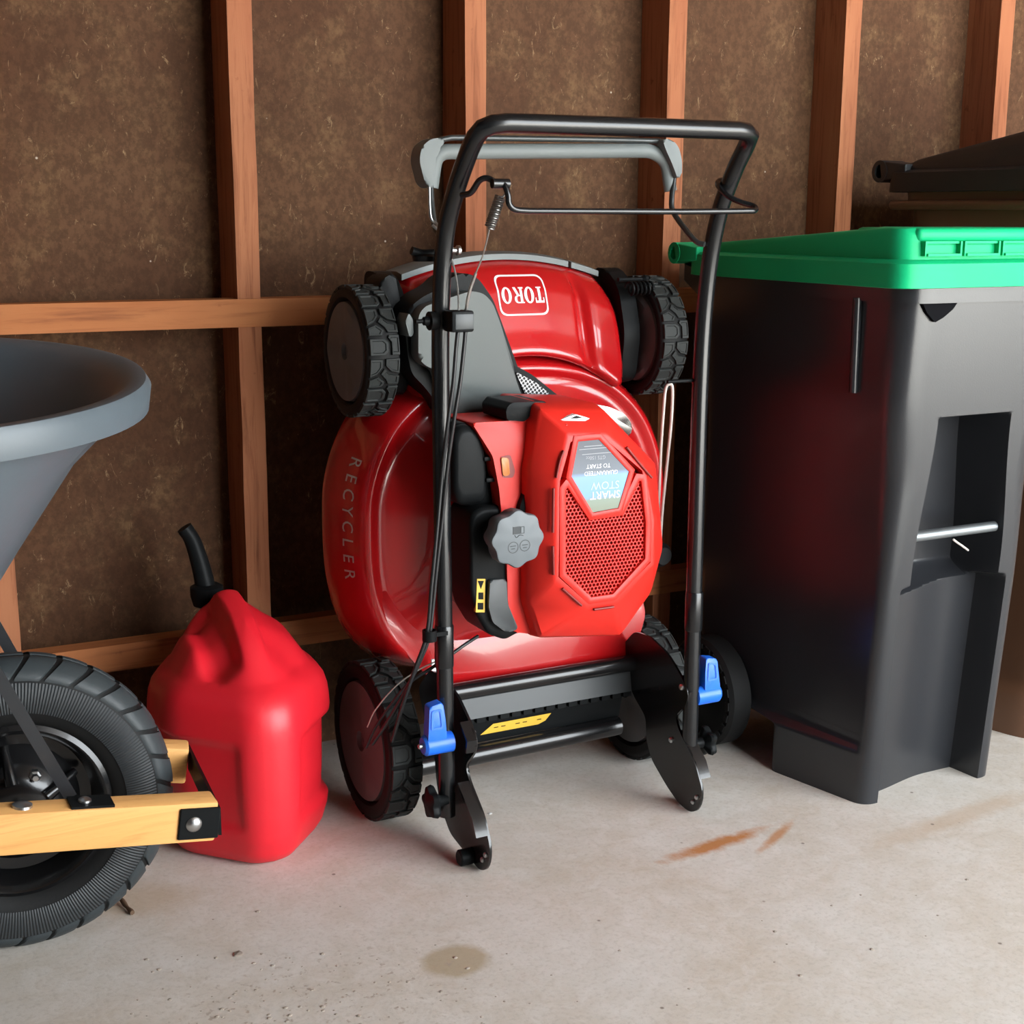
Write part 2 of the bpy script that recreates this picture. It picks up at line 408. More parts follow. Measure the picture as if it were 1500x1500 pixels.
bm_box(bmf, (RX0, ROOM_Y-.1, 0), (DOOR_X0, ROOM_Y, RZ)); bm_box(bmf, (DOOR_X1, ROOM_Y-.1, 0), (RX1, ROOM_Y, RZ)); bm_box(bmf, (DOOR_X0, ROOM_Y-.1, DOOR_H), (DOOR_X1, ROOM_Y, RZ))
tag(obj_bm('wall_front', bmf, M_ROOM), 'garage wall around the wide open door behind the camera', 'wall', kind='structure')
tag(box('driveway_ground', (-25, -40, -.2), (30, ROOM_Y, -.02), M_DRIVE), 'pale driveway outside the open garage door', 'driveway', kind='structure')

# ================================================================== LAWN MOWER (stood on its rear end against the wall)
MX = 1.03
mower = thing('lawn_mower', 'red walk-behind lawn mower stored upright with black folded handle', 'lawn mower', (MX, -.30, 0))

# ---- deck shell: volute outline, lofted from the skirt up to the engine seat
DC = (MX, .47)
outline = [(.302, 0), (.299, .06), (.284, .115), (.258, .165), (.222, .205), (.175, .238), (.11, .262), (.04, .272), (-.04, .272), (-.11, .262), (-.175, .238), (-.222, .205),
           (-.258, .165), (-.284, .115), (-.299, .06), (-.302, 0), (-.300, -.07), (-.290, -.13), (-.268, -.185), (-.235, -.225), (-.19, -.25), (-.12, -.258), (-.04, -.26),
           (.04, -.26), (.12, -.258), (.19, -.25), (.235, -.225), (.268, -.185), (.290, -.13), (.300, -.07)]
op = smooth_path([(x, z, 0) for x, z in outline+outline[:1]], 4)[:-1]
DPROF = [(1.0, -.150), (1.0, -.172), (.985, -.190), (.955, -.222), (.925, -.247), (.905, -.258), (.885, -.263), (.865, -.262), (.845, -.256), (.82, -.253), (.78, -.257), (.70, -.268), (.55, -.290), (.35, -.312), (.12, -.318)]
rings = [[(DC[0]+p.x*s, y, DC[1]+p.y*s) for p in op] for s, y in DPROF]
deck = obj_bm('deck', loft_bm(rings, False, True), M_RED, mower, 60)

ap = pxpoly([(548, 872), (572, 925), (604, 968), (642, 1006), (770, 986), (926, 962), (946, 900), (930, 820), (640, 850)], -.262)
bm = prism_bm(rnd(ap, .012), -.19, -.262, bevel=.010)
for v in bm.verts: v.co.y += .014*sstep(.34, .40, v.co.z)-.004*(1-sstep(.21, .28, v.co.z))
obj_bm('deck_apron', bm, M_RED, mower, 50)

# ---- nose of the deck between the front wheels
def nose_top(X): return .884-.95*(X-MX)**2
def nose_bot(X): return DC[1]+math.sqrt(max(.02, .262**2-(X-MX)**2))-.002
NPROF = [(0, -.165), (.05, -.192), (.12, -.214), (.22, -.231), (.32, -.243), (.55, -.256), (.75, -.266), (.86, -.274), (.93, -.279), (.97, -.278), (1.0, -.268)]
def nose_half(t): return interp([(0, .178), (.2, .190), (.45, .197), (.75, .197), (.92, .188), (1, .176)], t)
def nose_y(X, Z):
    zt, zb = nose_top(X), nose_bot(X); t = min(1, max(0, (zt-Z)/(zt-zb)))
    y = interp(NPROF, t); u = (X-MX)
    g = max(0, 1-abs(abs(u)-.112)/.016); y += .011*g*g*(3-2*g)*sstep(.05, .2, t)*(1-sstep(.9, 1, t))
    y += -.004*sstep(.118, .14, abs(u))*sstep(.1, .3, t)
    return y
NX, NZ = 72, 34
rows = []
for j in range(NZ+1):
    t = j/NZ; row = []
    for i in range(NX+1):
        s = -1+2*i/NX; X = MX+nose_half(t)*s; Z = nose_top(X)*(1-t)+nose_bot(X)*t
        e = sstep(.90, 1.0, abs(s)); y = nose_y(X, Z)
        row.append((X, y*(1-e)+(y+.045)*e if e < 1 else -.165, Z))
    rows.append(row)
bm = bmesh.new(); V = [[bm.verts.new(p) for p in r] for r in rows]
for j in range(NZ):
    for i in range(NX): bm.faces.new((V[j][i], V[j][i+1], V[j+1][i+1], V[j+1][i]))
# lip turned back under the lower edge
L1 = [bm.verts.new((p[0], -.205, p[2]+.004)) for p in rows[-1]]
for i in range(NX): bm.faces.new((V[-1][i], V[-1][i+1], L1[i+1], L1[i]))
nose = obj_bm('deck_nose', bm, M_RED, mower, 60)
# bumper strip along the front edge
def bar_strip(x0, x1, n, dz0, dz1, y0, y1):
    bm = bmesh.new(); R = []
    for i in range(n+1):
        X = x0+(x1-x0)*i/n; z = nose_top(X)
        R.append([bm.verts.new(q) for q in ((X, y0, z+dz0), (X, y0, z+dz1), (X, y0*.3+y1*.7, z+dz1+.001), (X, y1, z+dz1*.5), (X, y1, z+dz0))])
    for a, b_ in zip(R, R[1:]):
        for k in range(5): bm.faces.new((a[k], a[(k+1) % 5], b_[(k+1) % 5], b_[k]))
    bm.faces.new(R[0][::-1]); bm.faces.new(R[-1]); return bm
obj_bm('bumper', bar_strip(MX-.178, MX+.118, 30, -.006, .006, -.125, -.192), M_BUMPER, mower, 40)
obj_bm('bumper', bar_strip(MX+.124, MX+.176, 8, -.006, .006, -.125, -.192), M_BUMPER, mower, 40)
# brand plate on the nose, upside down because the mower stands on end
def nmap(cx, cz, off):
    return lambda x, y: (cx-x, nose_y(cx-x, cz-y)-off, cz-y)
def ring_bm(outer, inner, fn):
    bm = bmesh.new(); A = [bm.verts.new(fn(*p)) for p in outer]; B = [bm.verts.new(fn(*p)) for p in inner]; n = len(A)
    for i in range(n): bm.faces.new((A[i], A[(i+1) % n], B[(i+1) % n], B[i]))
    return bm
BX, BZ = 1.0345, .8245
def densify(pts, step=.004):
    out = []
    for i in range(len(pts)):
        a, b_ = Vector(pts[i]), Vector(pts[(i+1) % len(pts)]); n = max(1, int((b_-a).length/step))
        out += [tuple(a.lerp(b_, k/n)) for k in range(n)]
    return out
def rrect(w, h, r, n=6): return densify(rnd([(-w, -h), (w, -h), (w, h), (-w, h)], r, n))
fm = nmap(BX, BZ, .0009)
ro = rrect(.0435, .0310, .013); sc_in = lambda p: (p[0]*.940, p[1]*.918)
obj_bm('plate_border', ring_bm(ro, [sc_in(p) for p in ro], fm), M_WHITE, nose, smooth=False)
def serif_letters(fm, h):
    bm = bmesh.new()
    def rect(x0, y0, x1, y1):
        n = 3; ys = [y0+(y1-y0)*k/n for k in range(n+1)]
        for a, b_ in zip(ys, ys[1:]):
            bm.faces.new([bm.verts.new(fm(*p)) for p in ((x0, a), (x1, a), (x1, b_), (x0, b_))])
    def ringO(cx, w, hh, iw, ih, a0=0, a1=2*PI):
        n = 26
        for k in range(n):
            t, u = a0+(a1-a0)*k/n, a0+(a1-a0)*(k+1)/n
            bm.faces.new([bm.verts.new(fm(*p)) for p in ((cx+w*math.cos(t), hh*math.sin(t)), (cx+w*math.cos(u), hh*math.sin(u)), (cx+iw*math.cos(u), ih*math.sin(u)), (cx+iw*math.cos(t), ih*math.sin(t)))])
    # T
    x = -.030
    rect(x-.0022, -h, x+.0022, h); rect(x-.0078, h*.74, x+.0078, h); rect(x-.0078, h*.35, x-.0062, h); rect(x+.0062, h*.35, x+.0078, h); rect(x-.0046, -h, x+.0046, -h*.84)
    ringO(-.0115, .0086, h*1.04, .0037, h*.84)
    # R
    x = .0005
    rect(x, -h, x+.0042, h); rect(x-.0022, h*.84, x+.009, h); rect(x-.0022, -h, x+.0062, -h*.84); rect(x+.004, -.0005, x+.009, .0014)
    n = 14
    for k in range(n):
        t, u = -PI/2+PI*k/n, -PI/2+PI*(k+1)/n
        cx, cy, w, hh, iw, ih = x+.0085, h*.5, .0062, h*.5, .0018, h*.34
        bm.faces.new([bm.verts.new(fm(*p)) for p in ((cx+w*math.cos(t), cy+hh*math.sin(t)), (cx+w*math.cos(u), cy+hh*math.sin(u)), (cx+iw*math.cos(u), cy+ih*math.sin(u)), (cx+iw*math.cos(t), cy+ih*math.sin(t)))])
    bm.faces.new([bm.verts.new(fm(*p)) for p in ((x+.0055, .0005), (x+.0098, .0005), (x+.0158, -h), (x+.0112, -h))])
    ringO(.0285, .0086, h*1.04, .0037, h*.84)
    return bm
obj_bm('plate_lettering', serif_letters(nmap(BX, BZ, .0011), .0122), M_WHITE, nose, smooth=False)
# lettering round the left skirt
bms = []
letters = 'RECYCLER'
for k, ch in enumerate(letters):
    ang = math.radians(159+k*5.0)
    # position on the skirt band: between profile 2 and 4
    def skirt(s_ang, frac):
        i = min(range(len(op)), key=lambda q: abs((math.atan2(op[q].y, op[q].x) % (2*PI))-(s_ang % (2*PI))))
        j = (i+1) % len(op); a_i = math.atan2(op[i].y, op[i].x) % (2*PI); a_j = math.atan2(op[j].y, op[j].x) % (2*PI)
        w = 0 if a_j == a_i else max(-1, min(1, (s_ang % (2*PI)-a_i)/(a_j-a_i))); p = op[i].lerp(op[j], w)
        s = .985+(.925-.985)*frac; y = interp([(0, -.190), (.5, -.222), (1, -.247)], frac)
        return Vector((DC[0]+p.x*s, y, DC[1]+p.y*s)), Vector((p.x, 0, p.y)).normalized()
    def fn(x, y, ang=ang):
        # x along the rim (downwards), y towards the engine
        q, nrm = skirt(ang+x/.30, .55+y/.045)
        return q+nrm*.0007+Vector((0, -.0009, 0))
    obj_bm('skirt_letter', text_bm(ch, .029, fn), M_SILVER, deck, smooth=False)

# ---- wheels
def cyl(cx, cy, cz): return lambda a, b, d: (cx+b, cy+d*math.sin(a), cz+d*math.cos(a))
LUGS = [  # (circumference 0..1 of a pitch, across 0..1)
    [(.03, .04), (.03, .50), (.10, .62), (.27, .62), (.34, .50), (.34, .04)],
    [(.03, .72), (.28, .72), (.36, .62), (.41, .66), (.41, .96), (.03, .96)],
    [(.40, .04), (.40, .44), (.50, .52), (.61, .30), (.55, .04)],
    [(.61, .04), (.67, .26), (.80, .42), (.95, .42), (.96, .04)],
    [(.46, .64), (.56, .56), (.67, .38), (.77, .48), (.66, .66), (.62, .96), (.46, .96)],
    [(.68, .96), (.72, .70), (.83, .52), (.96, .52), (.97, .96)]]
LUGMESH = {}
def make_wheel(cx, cy, cz, r, w, n=8, side=-1):
    c = Vector((cx, cy, cz)); h = w/2; rc = r-.0036; rr = r*.76
    prof = [(-h*.55, r*.15), (-h*.60, rr), (-h*.80, rr+.002), (-h*.98, rr+.006), (-h, r*.9), (-h*.94, rc-.003), (-h*.80, rc), (h*.80, rc), (h*.94, rc-.003), (h, r*.9), (h*.98, rr+.006), (h*.80, rr+.002), (h*.60, rr), (h*.55, r*.15)]
    wh = obj_bm('wheel', lathe_bm(prof, c, 'X', 64, None, True, True), M_RUBBER, mower, 40, origin=c)
    for s in (-1, 1):
        def mod(j, th, a, q, s=s):
            return (a+s*(.0035*max(0, math.cos(3*th))*(1 if j in (2, 3) else 0)), q)
        pr = [(s*h*.55, rr*1.0), (s*h*.96, rr*.98), (s*h*.98, rr*.88), (s*h*.92, rr*.40), (s*h*.98, rr*.32), (s*h*1.0, rr*.17), (s*h*.75, rr*.155), (s*h*.7, .001)]
        obj_bm('hub_cap', lathe_bm(pr, c, 'X', 48, None, False, True, mod), M_HUB, wh, 25)
        lathe('axle_bolt', [(s*h*.4, .009), (s*h*.72, .009), (s*h*.74, .006)], c, M_BLACK, wh, seg=12)
    pitch = 2*PI/n
    for li, poly in enumerate(LUGS):
        key = (round(r, 3), li)
        pts = densify([(p[0]*pitch, (p[1]-.5)*w*.96) for p in poly], .05)
        for k in range(n):
            if key not in LUGMESH:
                bm = bmesh.new(); f_ = cyl(cx, cy, cz); cn = (sum(p[0] for p in pts)/len(pts), sum(p[1] for p in pts)/len(pts))
                sh_ = lambda q: [(cn[0]+(p[0]-cn[0])*q, cn[1]+(p[1]-cn[1])*q) for p in pts]
                rg = [[f_(p[0], p[1], d) for p in sh_(q)] for q, d in ((1, rc-.001), (1, r-.0006), (.95, r), (.74, r), (.66, r-.0014))]
                loft_bm(rg, False, True, bm=bm)
                LUGMESH[key] = obj_bm('tread_lug', bm, M_LUG, wh, 30, origin=c)
            else:
                copy_part(LUGMESH[key], wh, c, (-k*pitch, 0, 0))
    return wh
make_wheel(.770, -.222, .745, .100, .052)
make_wheel(1.285, -.212, .750, .100, .052)
make_wheel(.778, -.243, .128, .128, .056)
make_wheel(1.288, -.218, .128, .128, .056)
# wheel arms / axle brackets
for X, s in ((.806, 1), (1.247, -1)):
    prism('axle_bracket', rnd([(-.15, .66), (-.25, .68), (-.262, .76), (-.24, .83), (-.20, .862), (-.15, .862)], .02), X, X+s*.03, M_BLACK, mower, 'YZ', .004)
prism('axle_bracket', rnd(pxpoly([(556, 412), (578, 398), (592, 470), (590, 540), (576, 560), (560, 520)], -.25), .01), -.19, -.25, M_BLACK, mower, 'XZ', .004)
lathe('height_lever', [(0, .004), (.045, .004), (.05, .008), (.056, .007)], (1.215, -.24, .845), M_BLACK, mower, 'X', 10)
sp = [(1.222+.046*t, -.262+.010*math.cos(t*2*PI*6), .832+.010*math.sin(t*2*PI*6)) for t in [k/90 for k in range(91)]]
tube('lever_spring', sp, .0022, M_BLACK, mower, 6)

# ---- belt cover
base = pxpoly([(594, 480), (599, 452), (618, 436), (646, 422), (662, 406), (684, 399), (702, 408), (723, 438), (738, 478), (758, 534), (772, 572), (792, 596), (770, 622), (668, 622), (648, 600), (622, 566), (604, 548), (598, 520)], -.31)
prism('cover_base', rnd(base, .010), -.235, -.308, M_BLACK, mower, 'XZ', .005)
cov = pxpoly([(613, 462), (622, 449), (656, 437), (691, 426), (709, 430), (722, 444), (733, 473), (750, 528), (757, 555), (769, 578), (788, 594), (768, 622), (675, 622), (655, 592), (640, 543), (622, 535), (613, 524)], -.336)
cover_pts = rnd(cov, .008)
bm = prism_bm(cover_pts, -.30, -.336, bevel=.006)
for v in bm.verts:      # the cover dips towards the engine
    d = sstep(.73, .62, v.co.z)
    v.co.y += .030*(1-sstep(.62, .73, v.co.z))
cover = obj_bm('belt_cover', bm, M_GREY, mower, 40)
prism('cover_tab', rnd(pxpoly([(592, 470), (597, 458), (603, 468), (604, 490), (598, 494)], -.32), .003), -.29, -.325, M_BUMPER, mower, 'XZ', .002)
# perforated muffler guard and muffler
prism('muffler_guard', rnd(pxpoly([(748, 530), (785, 551), (838, 594), (790, 600), (766, 580), (756, 556)], -.325), .006), -.27, -.318, M_BLACK, mower, 'XZ', .003)
prism('guard_mesh', rnd(pxpoly([(757, 545), (786, 560), (826, 593), (792, 596), (770, 576)], -.325), .004), -.30, -.3215, M_PERF, mower, 'XZ')
prism('muffler', rnd(pxpoly([(870, 592), (892, 596), (914, 606), (926, 622), (922, 640), (880, 640)], -.36), .006), -.29, -.362, M_CHROME, mower, 'XZ', .01)

# ---- engine hood
A_px = [(833, 640), (816, 702), (814, 850), (859, 890), (903, 883), (957, 827), (958, 761), (944, 685), (891, 640)]
B_px = [(788, 596), (772, 690), (770, 882), (786, 934), (905, 931), (950, 868), (968, 800), (957, 676), (882, 598)]
HY = -.500
Aw = pxpoly(A_px, HY); Bw = pxpoly(B_px, -.458)
hc = (MX, .50)
Cw = [(hc[0]+(x-hc[0])*1.03+.004, hc[1]+(z-hc[1])*1.03) for x, z in Bw]
def dens9(P_, n=6):
    return densn(P_, n)
def densn(P_, n):
    out = []
    for i in range(len(P_)):
        a, b_ = Vector(P_[i]), Vector(P_[(i+1) % len(P_)])
        for k in range(n): out.append(tuple(a.lerp(b_, k/n)))
    return out
def inset(P_, f, c=None):
    c = c or (sum(p[0] for p in P_)/len(P_), sum(p[1] for p in P_)/len(P_))
    return [(c[0]+(x-c[0])*f, c[1]+(z-c[1])*f) for x, z in P_]
R3 = lambda P_, y: [(x, y, z) for x, z in P_]
An, Bn, Cn = Aw, Bw, Cw
mid = [((a[0]*.5+b_[0]*.5), (a[1]*.5+b_[1]*.5)) for a, b_ in zip(An, Bn)]
rings = [R3(Cn, -.335), R3(Cn, -.43), R3(Bn, -.458), R3(inset(Bn, .965), -.470), R3(inset(An, 1.06), HY+.003), R3(inset(An, 1.0), HY), R3(inset(An, .945), HY), R3(inset(An, .94), HY+.020)]
bm = loft_bm(rings, False, True)
edges = [e for e in bm.edges if abs(e.verts[0].co.y-e.verts[1].co.y) > .02 and min(e.verts[0].co.y, e.verts[1].co.y) > -.4999]
bmesh.ops.bevel(bm, geom=edges, offset=.006, segments=3, profile=.5, affect='EDGES', clamp_overlap=True)
hood = obj_bm('engine_hood', bm, M_HOOD, mower, 28)
# floor of the grille and its frame
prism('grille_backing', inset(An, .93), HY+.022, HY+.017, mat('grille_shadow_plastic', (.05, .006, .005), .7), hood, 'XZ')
Fo = inset(An, .90); 
gi_px = [(832, 706), (866, 757), (910, 750), (934, 699), (943, 700), (950, 765), (949, 820), (899, 875), (864, 880), (824, 842), (824, 716)]
Gi = pxpoly(gi_px, HY)
# frame: ring between the outer octagon and the label + mesh openings, made as raised bars
def bar2(name, pts, w, y0, y1, mm, parent, closed=True):
    bms = []; n = len(pts)
    L = []
    for i in range(n):
        p0, p, p1 = Vector(pts[i-1]), Vector(pts[i]), Vector(pts[(i+1) % n])
        a, b_ = (p-p0).normalized(), (p1-p).normalized(); t = (a+b_).normalized(); nn = Vector((-t.y, t.x)); k = 1/max(.4, nn.dot(Vector((-a.y, a.x))))
        L.append((p+nn*w*k, p-nn*w*k))
    bm = bmesh.new(); Q = []
    for o_, i_ in L:
        mid_ = (o_+i_)/2
        Q.append([bm.verts.new((p.x, y, p.y)) for p, y in ((o_, y0), (o_, y1+.0012), (o_.lerp(i_, .25), y1), (o_.lerp(i_, .75), y1), (i_, y1+.0012), (i_, y0))])
    for i in range(n):
        a, b_ = Q[i], Q[(i+1) % n]
        for k in range(5): bm.faces.new((a[k], a[k+1], b_[k+1], b_[k]))
    return obj_bm(name, bm, mm, parent, 40)
LABpx = [(847, 647), (879, 644), (922, 690), (906, 744), (868, 751), (837, 699)]
Lw = pxpoly(LABpx, HY-.002)
bar2('label_frame', inset(Lw, 1.09), .0042, HY+.012, HY-.003, M_HOOD, hood)
bar2('mesh_frame', Gi, .0050, HY+.012, HY-.002, M_HOOD, hood)
lab = prism('engine_label', Lw, HY+.01, HY-.0008, M_LABEL, hood, 'XZ')
# honeycomb mesh: one tile with a hole per cell
def inside(p, P_):
    c = False; n = len(P_); j = n-1
    for i in range(n):
        if (P_[i][1] > p[1]) != (P_[j][1] > p[1]) and p[0] < (P_[j][0]-P_[i][0])*(p[1]-P_[i][1])/(P_[j][1]-P_[i][1])+P_[i][0]: c = not c
        j = i
    return c
bm = bmesh.new(); cell = .0064; s3 = math.sqrt(3)
gx0, gx1 = min(p[0] for p in Gi), max(p[0] for p in Gi); gz0, gz1 = min(p[1] for p in Gi), max(p[1] for p in Gi)
j = 0; z = gz0
while z < gz1+cell:
    x = gx0+(cell/2 if j % 2 else 0)
    while x < gx1+cell:
        if inside((x, z), Gi):
            o_ = [bm.verts.new((x+cell/s3*math.sin(PI/3*k), HY+.0035, z+cell/s3*math.cos(PI/3*k))) for k in range(6)]
            i_ = [bm.verts.new((x+cell*.43*math.sin(PI/3*k), HY+.0035, z+cell*.43*math.cos(PI/3*k))) for k in range(6)]
            b_ = [bm.verts.new((x+cell*.43*math.sin(PI/3*k), HY+.0085, z+cell*.43*math.cos(PI/3*k))) for k in range(6)]
            for k in range(6):
                q = (k+1) % 6
                bm.faces.new((o_[k], o_[q], i_[q], i_[k])); bm.faces.new((i_[k], i_[q], b_[q], b_[k]))
        x += cell
    z += cell*s3/2; j += 1
bmesh.ops.remove_doubles(bm, verts=bm.verts, dist=.0001)
tag(obj_bm('honeycomb_mesh', bm, M_HOOD, hood, smooth=False), kind='stuff')
# label text (upside down)
def tmap(px, py, off=.0014):
    c = W(px, py, HY); return lambda x, y: (c.x-x-y*.02, HY-off, c.z-y+x*.02)
for body, px, py, size, mm in (('SMART', 886, 724, .0165, M_WHITE), ('STOW', 886, 710, .0165, MATS['engine_label_print'] if False else mat('pale_blue_print', (.42, .58, .74), .4)), ('GUARANTEED', 880, 692, .0088, M_WHITE), ('TO START', 876, 682, .0088, M_WHITE), ('GTS 150cc', 872, 670, .0075, mat('grey_print', (.32, .33, .35), .4)), ('TOOL-FREE SERVICE', 868, 655, .0036, mat('grey_print', (.3, .3, .3)))):
    if body == 'TOOL-FREE SERVICE': continue
    obj_bm('label_lettering', text_bm(body, size, tmap(px, py)), mm, lab, smooth=False)
for y_, w_ in ((653, .030), (657, .046), (664, .050)):
    c = W(868 if y_ < 660 else 874, y_, HY)
    box('label_rule', (c.x-w_/2, HY-.0016, c.z-.0004), (c.x+w_/2, HY-.0009, c.z+.0004), mat('grey_print', (.3, .3, .3)), lab)
# slots in the hood rim, drawn as beads in the recess shade red
for pts in ([(826, 660), (820, 676), (815, 700)], [(811, 715), (810, 780)], [(810, 800), (811, 842)], [(824, 862), (852, 887)], [(870, 893), (899, 889)], [(918, 655), (938, 680), (955, 700)]):
    prs = [W(x, y, HY-.0012) for x, y in pts]
    tube('rim_slot', smooth_path(prs, 4), .0021, M_DARKRED, hood, 8)
# emblem: diamond plate
em = [(820, 614), (828, 608), (836, 607), (846, 610), (860, 609), (861, 614), (850, 618), (842, 622), (834, 618), (822, 618)]
EY = -.474
emb = prism('hood_emblem', pxpoly([(818, 614), (830, 609), (840, 606), (851, 609), (860, 612), (851, 617), (842, 621), (831, 618)], EY), EY+.012, EY-.0075, M_WHITE, hood, 'XZ')
prism('emblem_core', pxpoly([(832, 612), (841, 608), (850, 611), (841, 612)], EY-.001), EY+.01, EY-.0082, M_BLACK, hood, 'XZ')
lathe('hood_screw', [(.0, .0062), (-.004, .0062), (-.005, .004)], W(825, 902, -.477), M_BLACK, hood, 'Y', 14)
# creases running up from the frame
for pts in ([(828, 622), (836, 634), (834, 660)], [(876, 624), (892, 640), (918, 662)]):
    tube('hood_crease', smooth_path([W(x, y, -.486) for x, y in pts], 6), .003, M_HOOD, hood, 8)

# shroud on the left of the hood
sh = pxpoly([(696, 621), (782, 616), (800, 660), (800, 931), (752, 926), (744, 880), (742, 800), (736, 765), (731, 715), (722, 668)], -.44)
bm = prism_bm(rnd(sh, .006), -.33, -.44, bevel=.008)
for v in bm.verts: v.co.y += .010*sstep(.60, .66, v.co.z)*(1 if v.co.y < -.40 else 0)
shroud = obj_bm('engine_shroud', bm, M_HOOD, mower, 35)
prism('shroud_pocket', rnd(pxpoly([(733, 669), (748, 666), (755, 690), (752, 700), (736, 700)], -.441), .004), -.42, -.4405, M_DARKRED, shroud, 'XZ')  # flush patch, the recess shade put into its darker red
prism('pocket_reflection', rnd(pxpoly([(734, 670), (745, 671), (747, 696), (737, 698)], -.442), .003), -.42, -.4425, mat('warm_reflection', (.55, .20, .06), .25), shroud, 'XZ', .001)  # amber patch painting the warm reflection inside the pocket
# black starter cap on top of the shroud
prism('vent_cap', rnd(pxpoly([(742, 600), (750, 590), (800, 588), (806, 596), (784, 602), (770, 618), (744, 616)], -.44), .003), -.36, -.438, M_BLACK, mower, 'XZ', .004)

# air filter housing
af = pxpoly([(664, 640), (672, 626), (688, 622), (703, 632), (712, 660), (715, 700), (714, 738), (672, 742), (664, 720)], -.425)
fil = soft_prism('air_filter', rnd(af, .012), -.36, -.427, M_BLACK, mower, .014)
ab = pxpoly([(668, 620), (690, 620), (712, 634), (724, 662), (730, 700), (731, 742), (672, 742), (668, 700)], -.412)
soft_prism('filter_base', rnd(ab, .012), -.35, -.412, M_BLACK, fil, .008)
for (x, y) in ((716, 672), (719, 703)):
    c = W(x, y, -.428); box('filter_clip', (c.x-.008, -.430, c.z-.003), (c.x+.010, -.41, c.z+.003), M_BLACK, fil, .001)
# fuel tank
tk = pxpoly([(689, 770), (693, 752), (708, 743), (740, 741), (762, 760), (760, 800), (752, 840), (750, 885), (768, 924), (742, 939), (716, 930), (698, 900), (690, 868)], -.435)
tank = soft_prism('fuel_tank', rnd(tk, .008), -.36, -.435, M_BLACK, mower, .008)
prism('tank_step', rnd(pxpoly([(718, 850), (742, 848), (744, 885), (760, 922), (742, 927), (722, 912), (716, 890)], -.444), .005), -.42, -.444, M_GREY if False else mat('dark_grey_plastic', (.045, .05, .052), .45), tank, 'XZ', .004)
wl = [(699, 848), (711, 848), (710, 897), (697, 897)]
lb = prism('warning_label', pxpoly(wl, -.4362), -.43, -.4362, M_YELLOW, tank, 'XZ')
for q in ([(700, 851), (709, 851), (704.5, 863)], [(701, 868), (708, 868), (708, 878), (701, 878)], [(700, 883), (708, 883), (708, 893), (700, 893)]):
    prism('label_pictogram', pxpoly(q, -.4367), -.434, -.4367, M_BLACK, lb, 'XZ')
# fuel cap
FC = W(759, 790, -.492)
def lobes(j, th, a, r): return (a, r*(1+.055*math.cos(8*th)) if j < 5 else r)
capo = obj_bm('fuel_cap', lathe_bm([(.036, .0355), (.022, .040), (.004, .041), (.0, .0395), (-.0008, .037), (-.0008, .001)], FC, 'Y', 64, None, False, True, lobes), M_CAPGREY, mower, 40)
lathe('cap_collar', [(.09, .026), (.03, .030), (.012, .034)], FC, M_BLACK, capo, 'Y', 32)
def circ(c, r, n=24): return [(c[0]+r*math.cos(2*PI*k/n), c[1]+r*math.sin(2*PI*k/n)) for k in range(n)]
M_ENG = mat('engraved_dark', (.035, .04, .043), .6)
def ringpart(name, c, r, w):
    o_ = circ(c, r); i_ = circ(c, r-w); bm = ring_bm(o_, i_, lambda x, z: (x, FC.y-.0012, z)); obj_bm(name, bm, M_ENG, capo, smooth=False)
ringpart('cap_symbol', (FC.x-.0085, FC.z-.011), .0085, .0009); ringpart('cap_symbol', (FC.x+.0105, FC.z-.010), .0085, .0009)
for dx in (-.0085, .0105):
    for dz, w_ in ((.002, .009), (-.002, .006)):
        box('cap_mark', (FC.x+dx-w_/2, FC.y-.0013, FC.z-.011+dz-.0005), (FC.x+dx+w_/2, FC.y-.0009, FC.z-.011+dz+.0005), M_ENG, capo)
box('cap_pump_symbol', (FC.x-.009, FC.y-.0013, FC.z+.008), (FC.x+.003, FC.y-.0008, FC.z+.019), M_ENG, capo)
bm = ring_bm(densify([(FC.x+.0035, FC.z+.008), (FC.x+.0095, FC.z+.008), (FC.x+.0095, FC.z+.0185), (FC.x+.0035, FC.z+.0185)]), densify([(FC.x+.0045, FC.z+.009), (FC.x+.0085, FC.z+.009), (FC.x+.0085, FC.z+.0175), (FC.x+.0045, FC.z+.0175)]), lambda x, z: (x, FC.y-.0012, z))
obj_bm('cap_pump_symbol', bm, M_ENG, capo, smooth=False)
tube('cap_hose_symbol', smooth_path([(FC.x-.006, FC.y-.0008, FC.z+.007), (FC.x-.003, FC.y-.0008, FC.z+.003), (FC.x+.002, FC.y-.0008, FC.z+.006), (FC.x+.008, FC.y-.0008, FC.z+.005)], 6), .0006, M_ENG, capo, 6)
# stickers beside the tank
for q in ([(675, 778), (684, 776), (683, 890), (673, 886)], [(661, 812), (672, 815), (670, 860), (660, 855)]):
    prism('small_print_label', pxpoly(q, -.335), -.30, -.335, M_PINKLAB, mower, 'XZ')
engine = lathe('engine_block', [(-.26, .085), (-.33, .085), (-.37, .11), (-.45, .11), (-.47, .07)], (MX, 0, .50), M_BLACK, mower, 'Y', 36)
lathe('starter_housing', [(-.33, .02), (-.40, .02), (-.41, .014)], (W(962, 806, -.37).x-.012, 0, W(962, 806, -.37).z), M_BLACK, mower, 'Y', 20)
prism('side_flap', rnd(pxpoly([(925, 858), (948, 862), (946, 880), (926, 892)], -.40), .004), -.34, -.40, M_HUB, mower, 'XZ', .003)

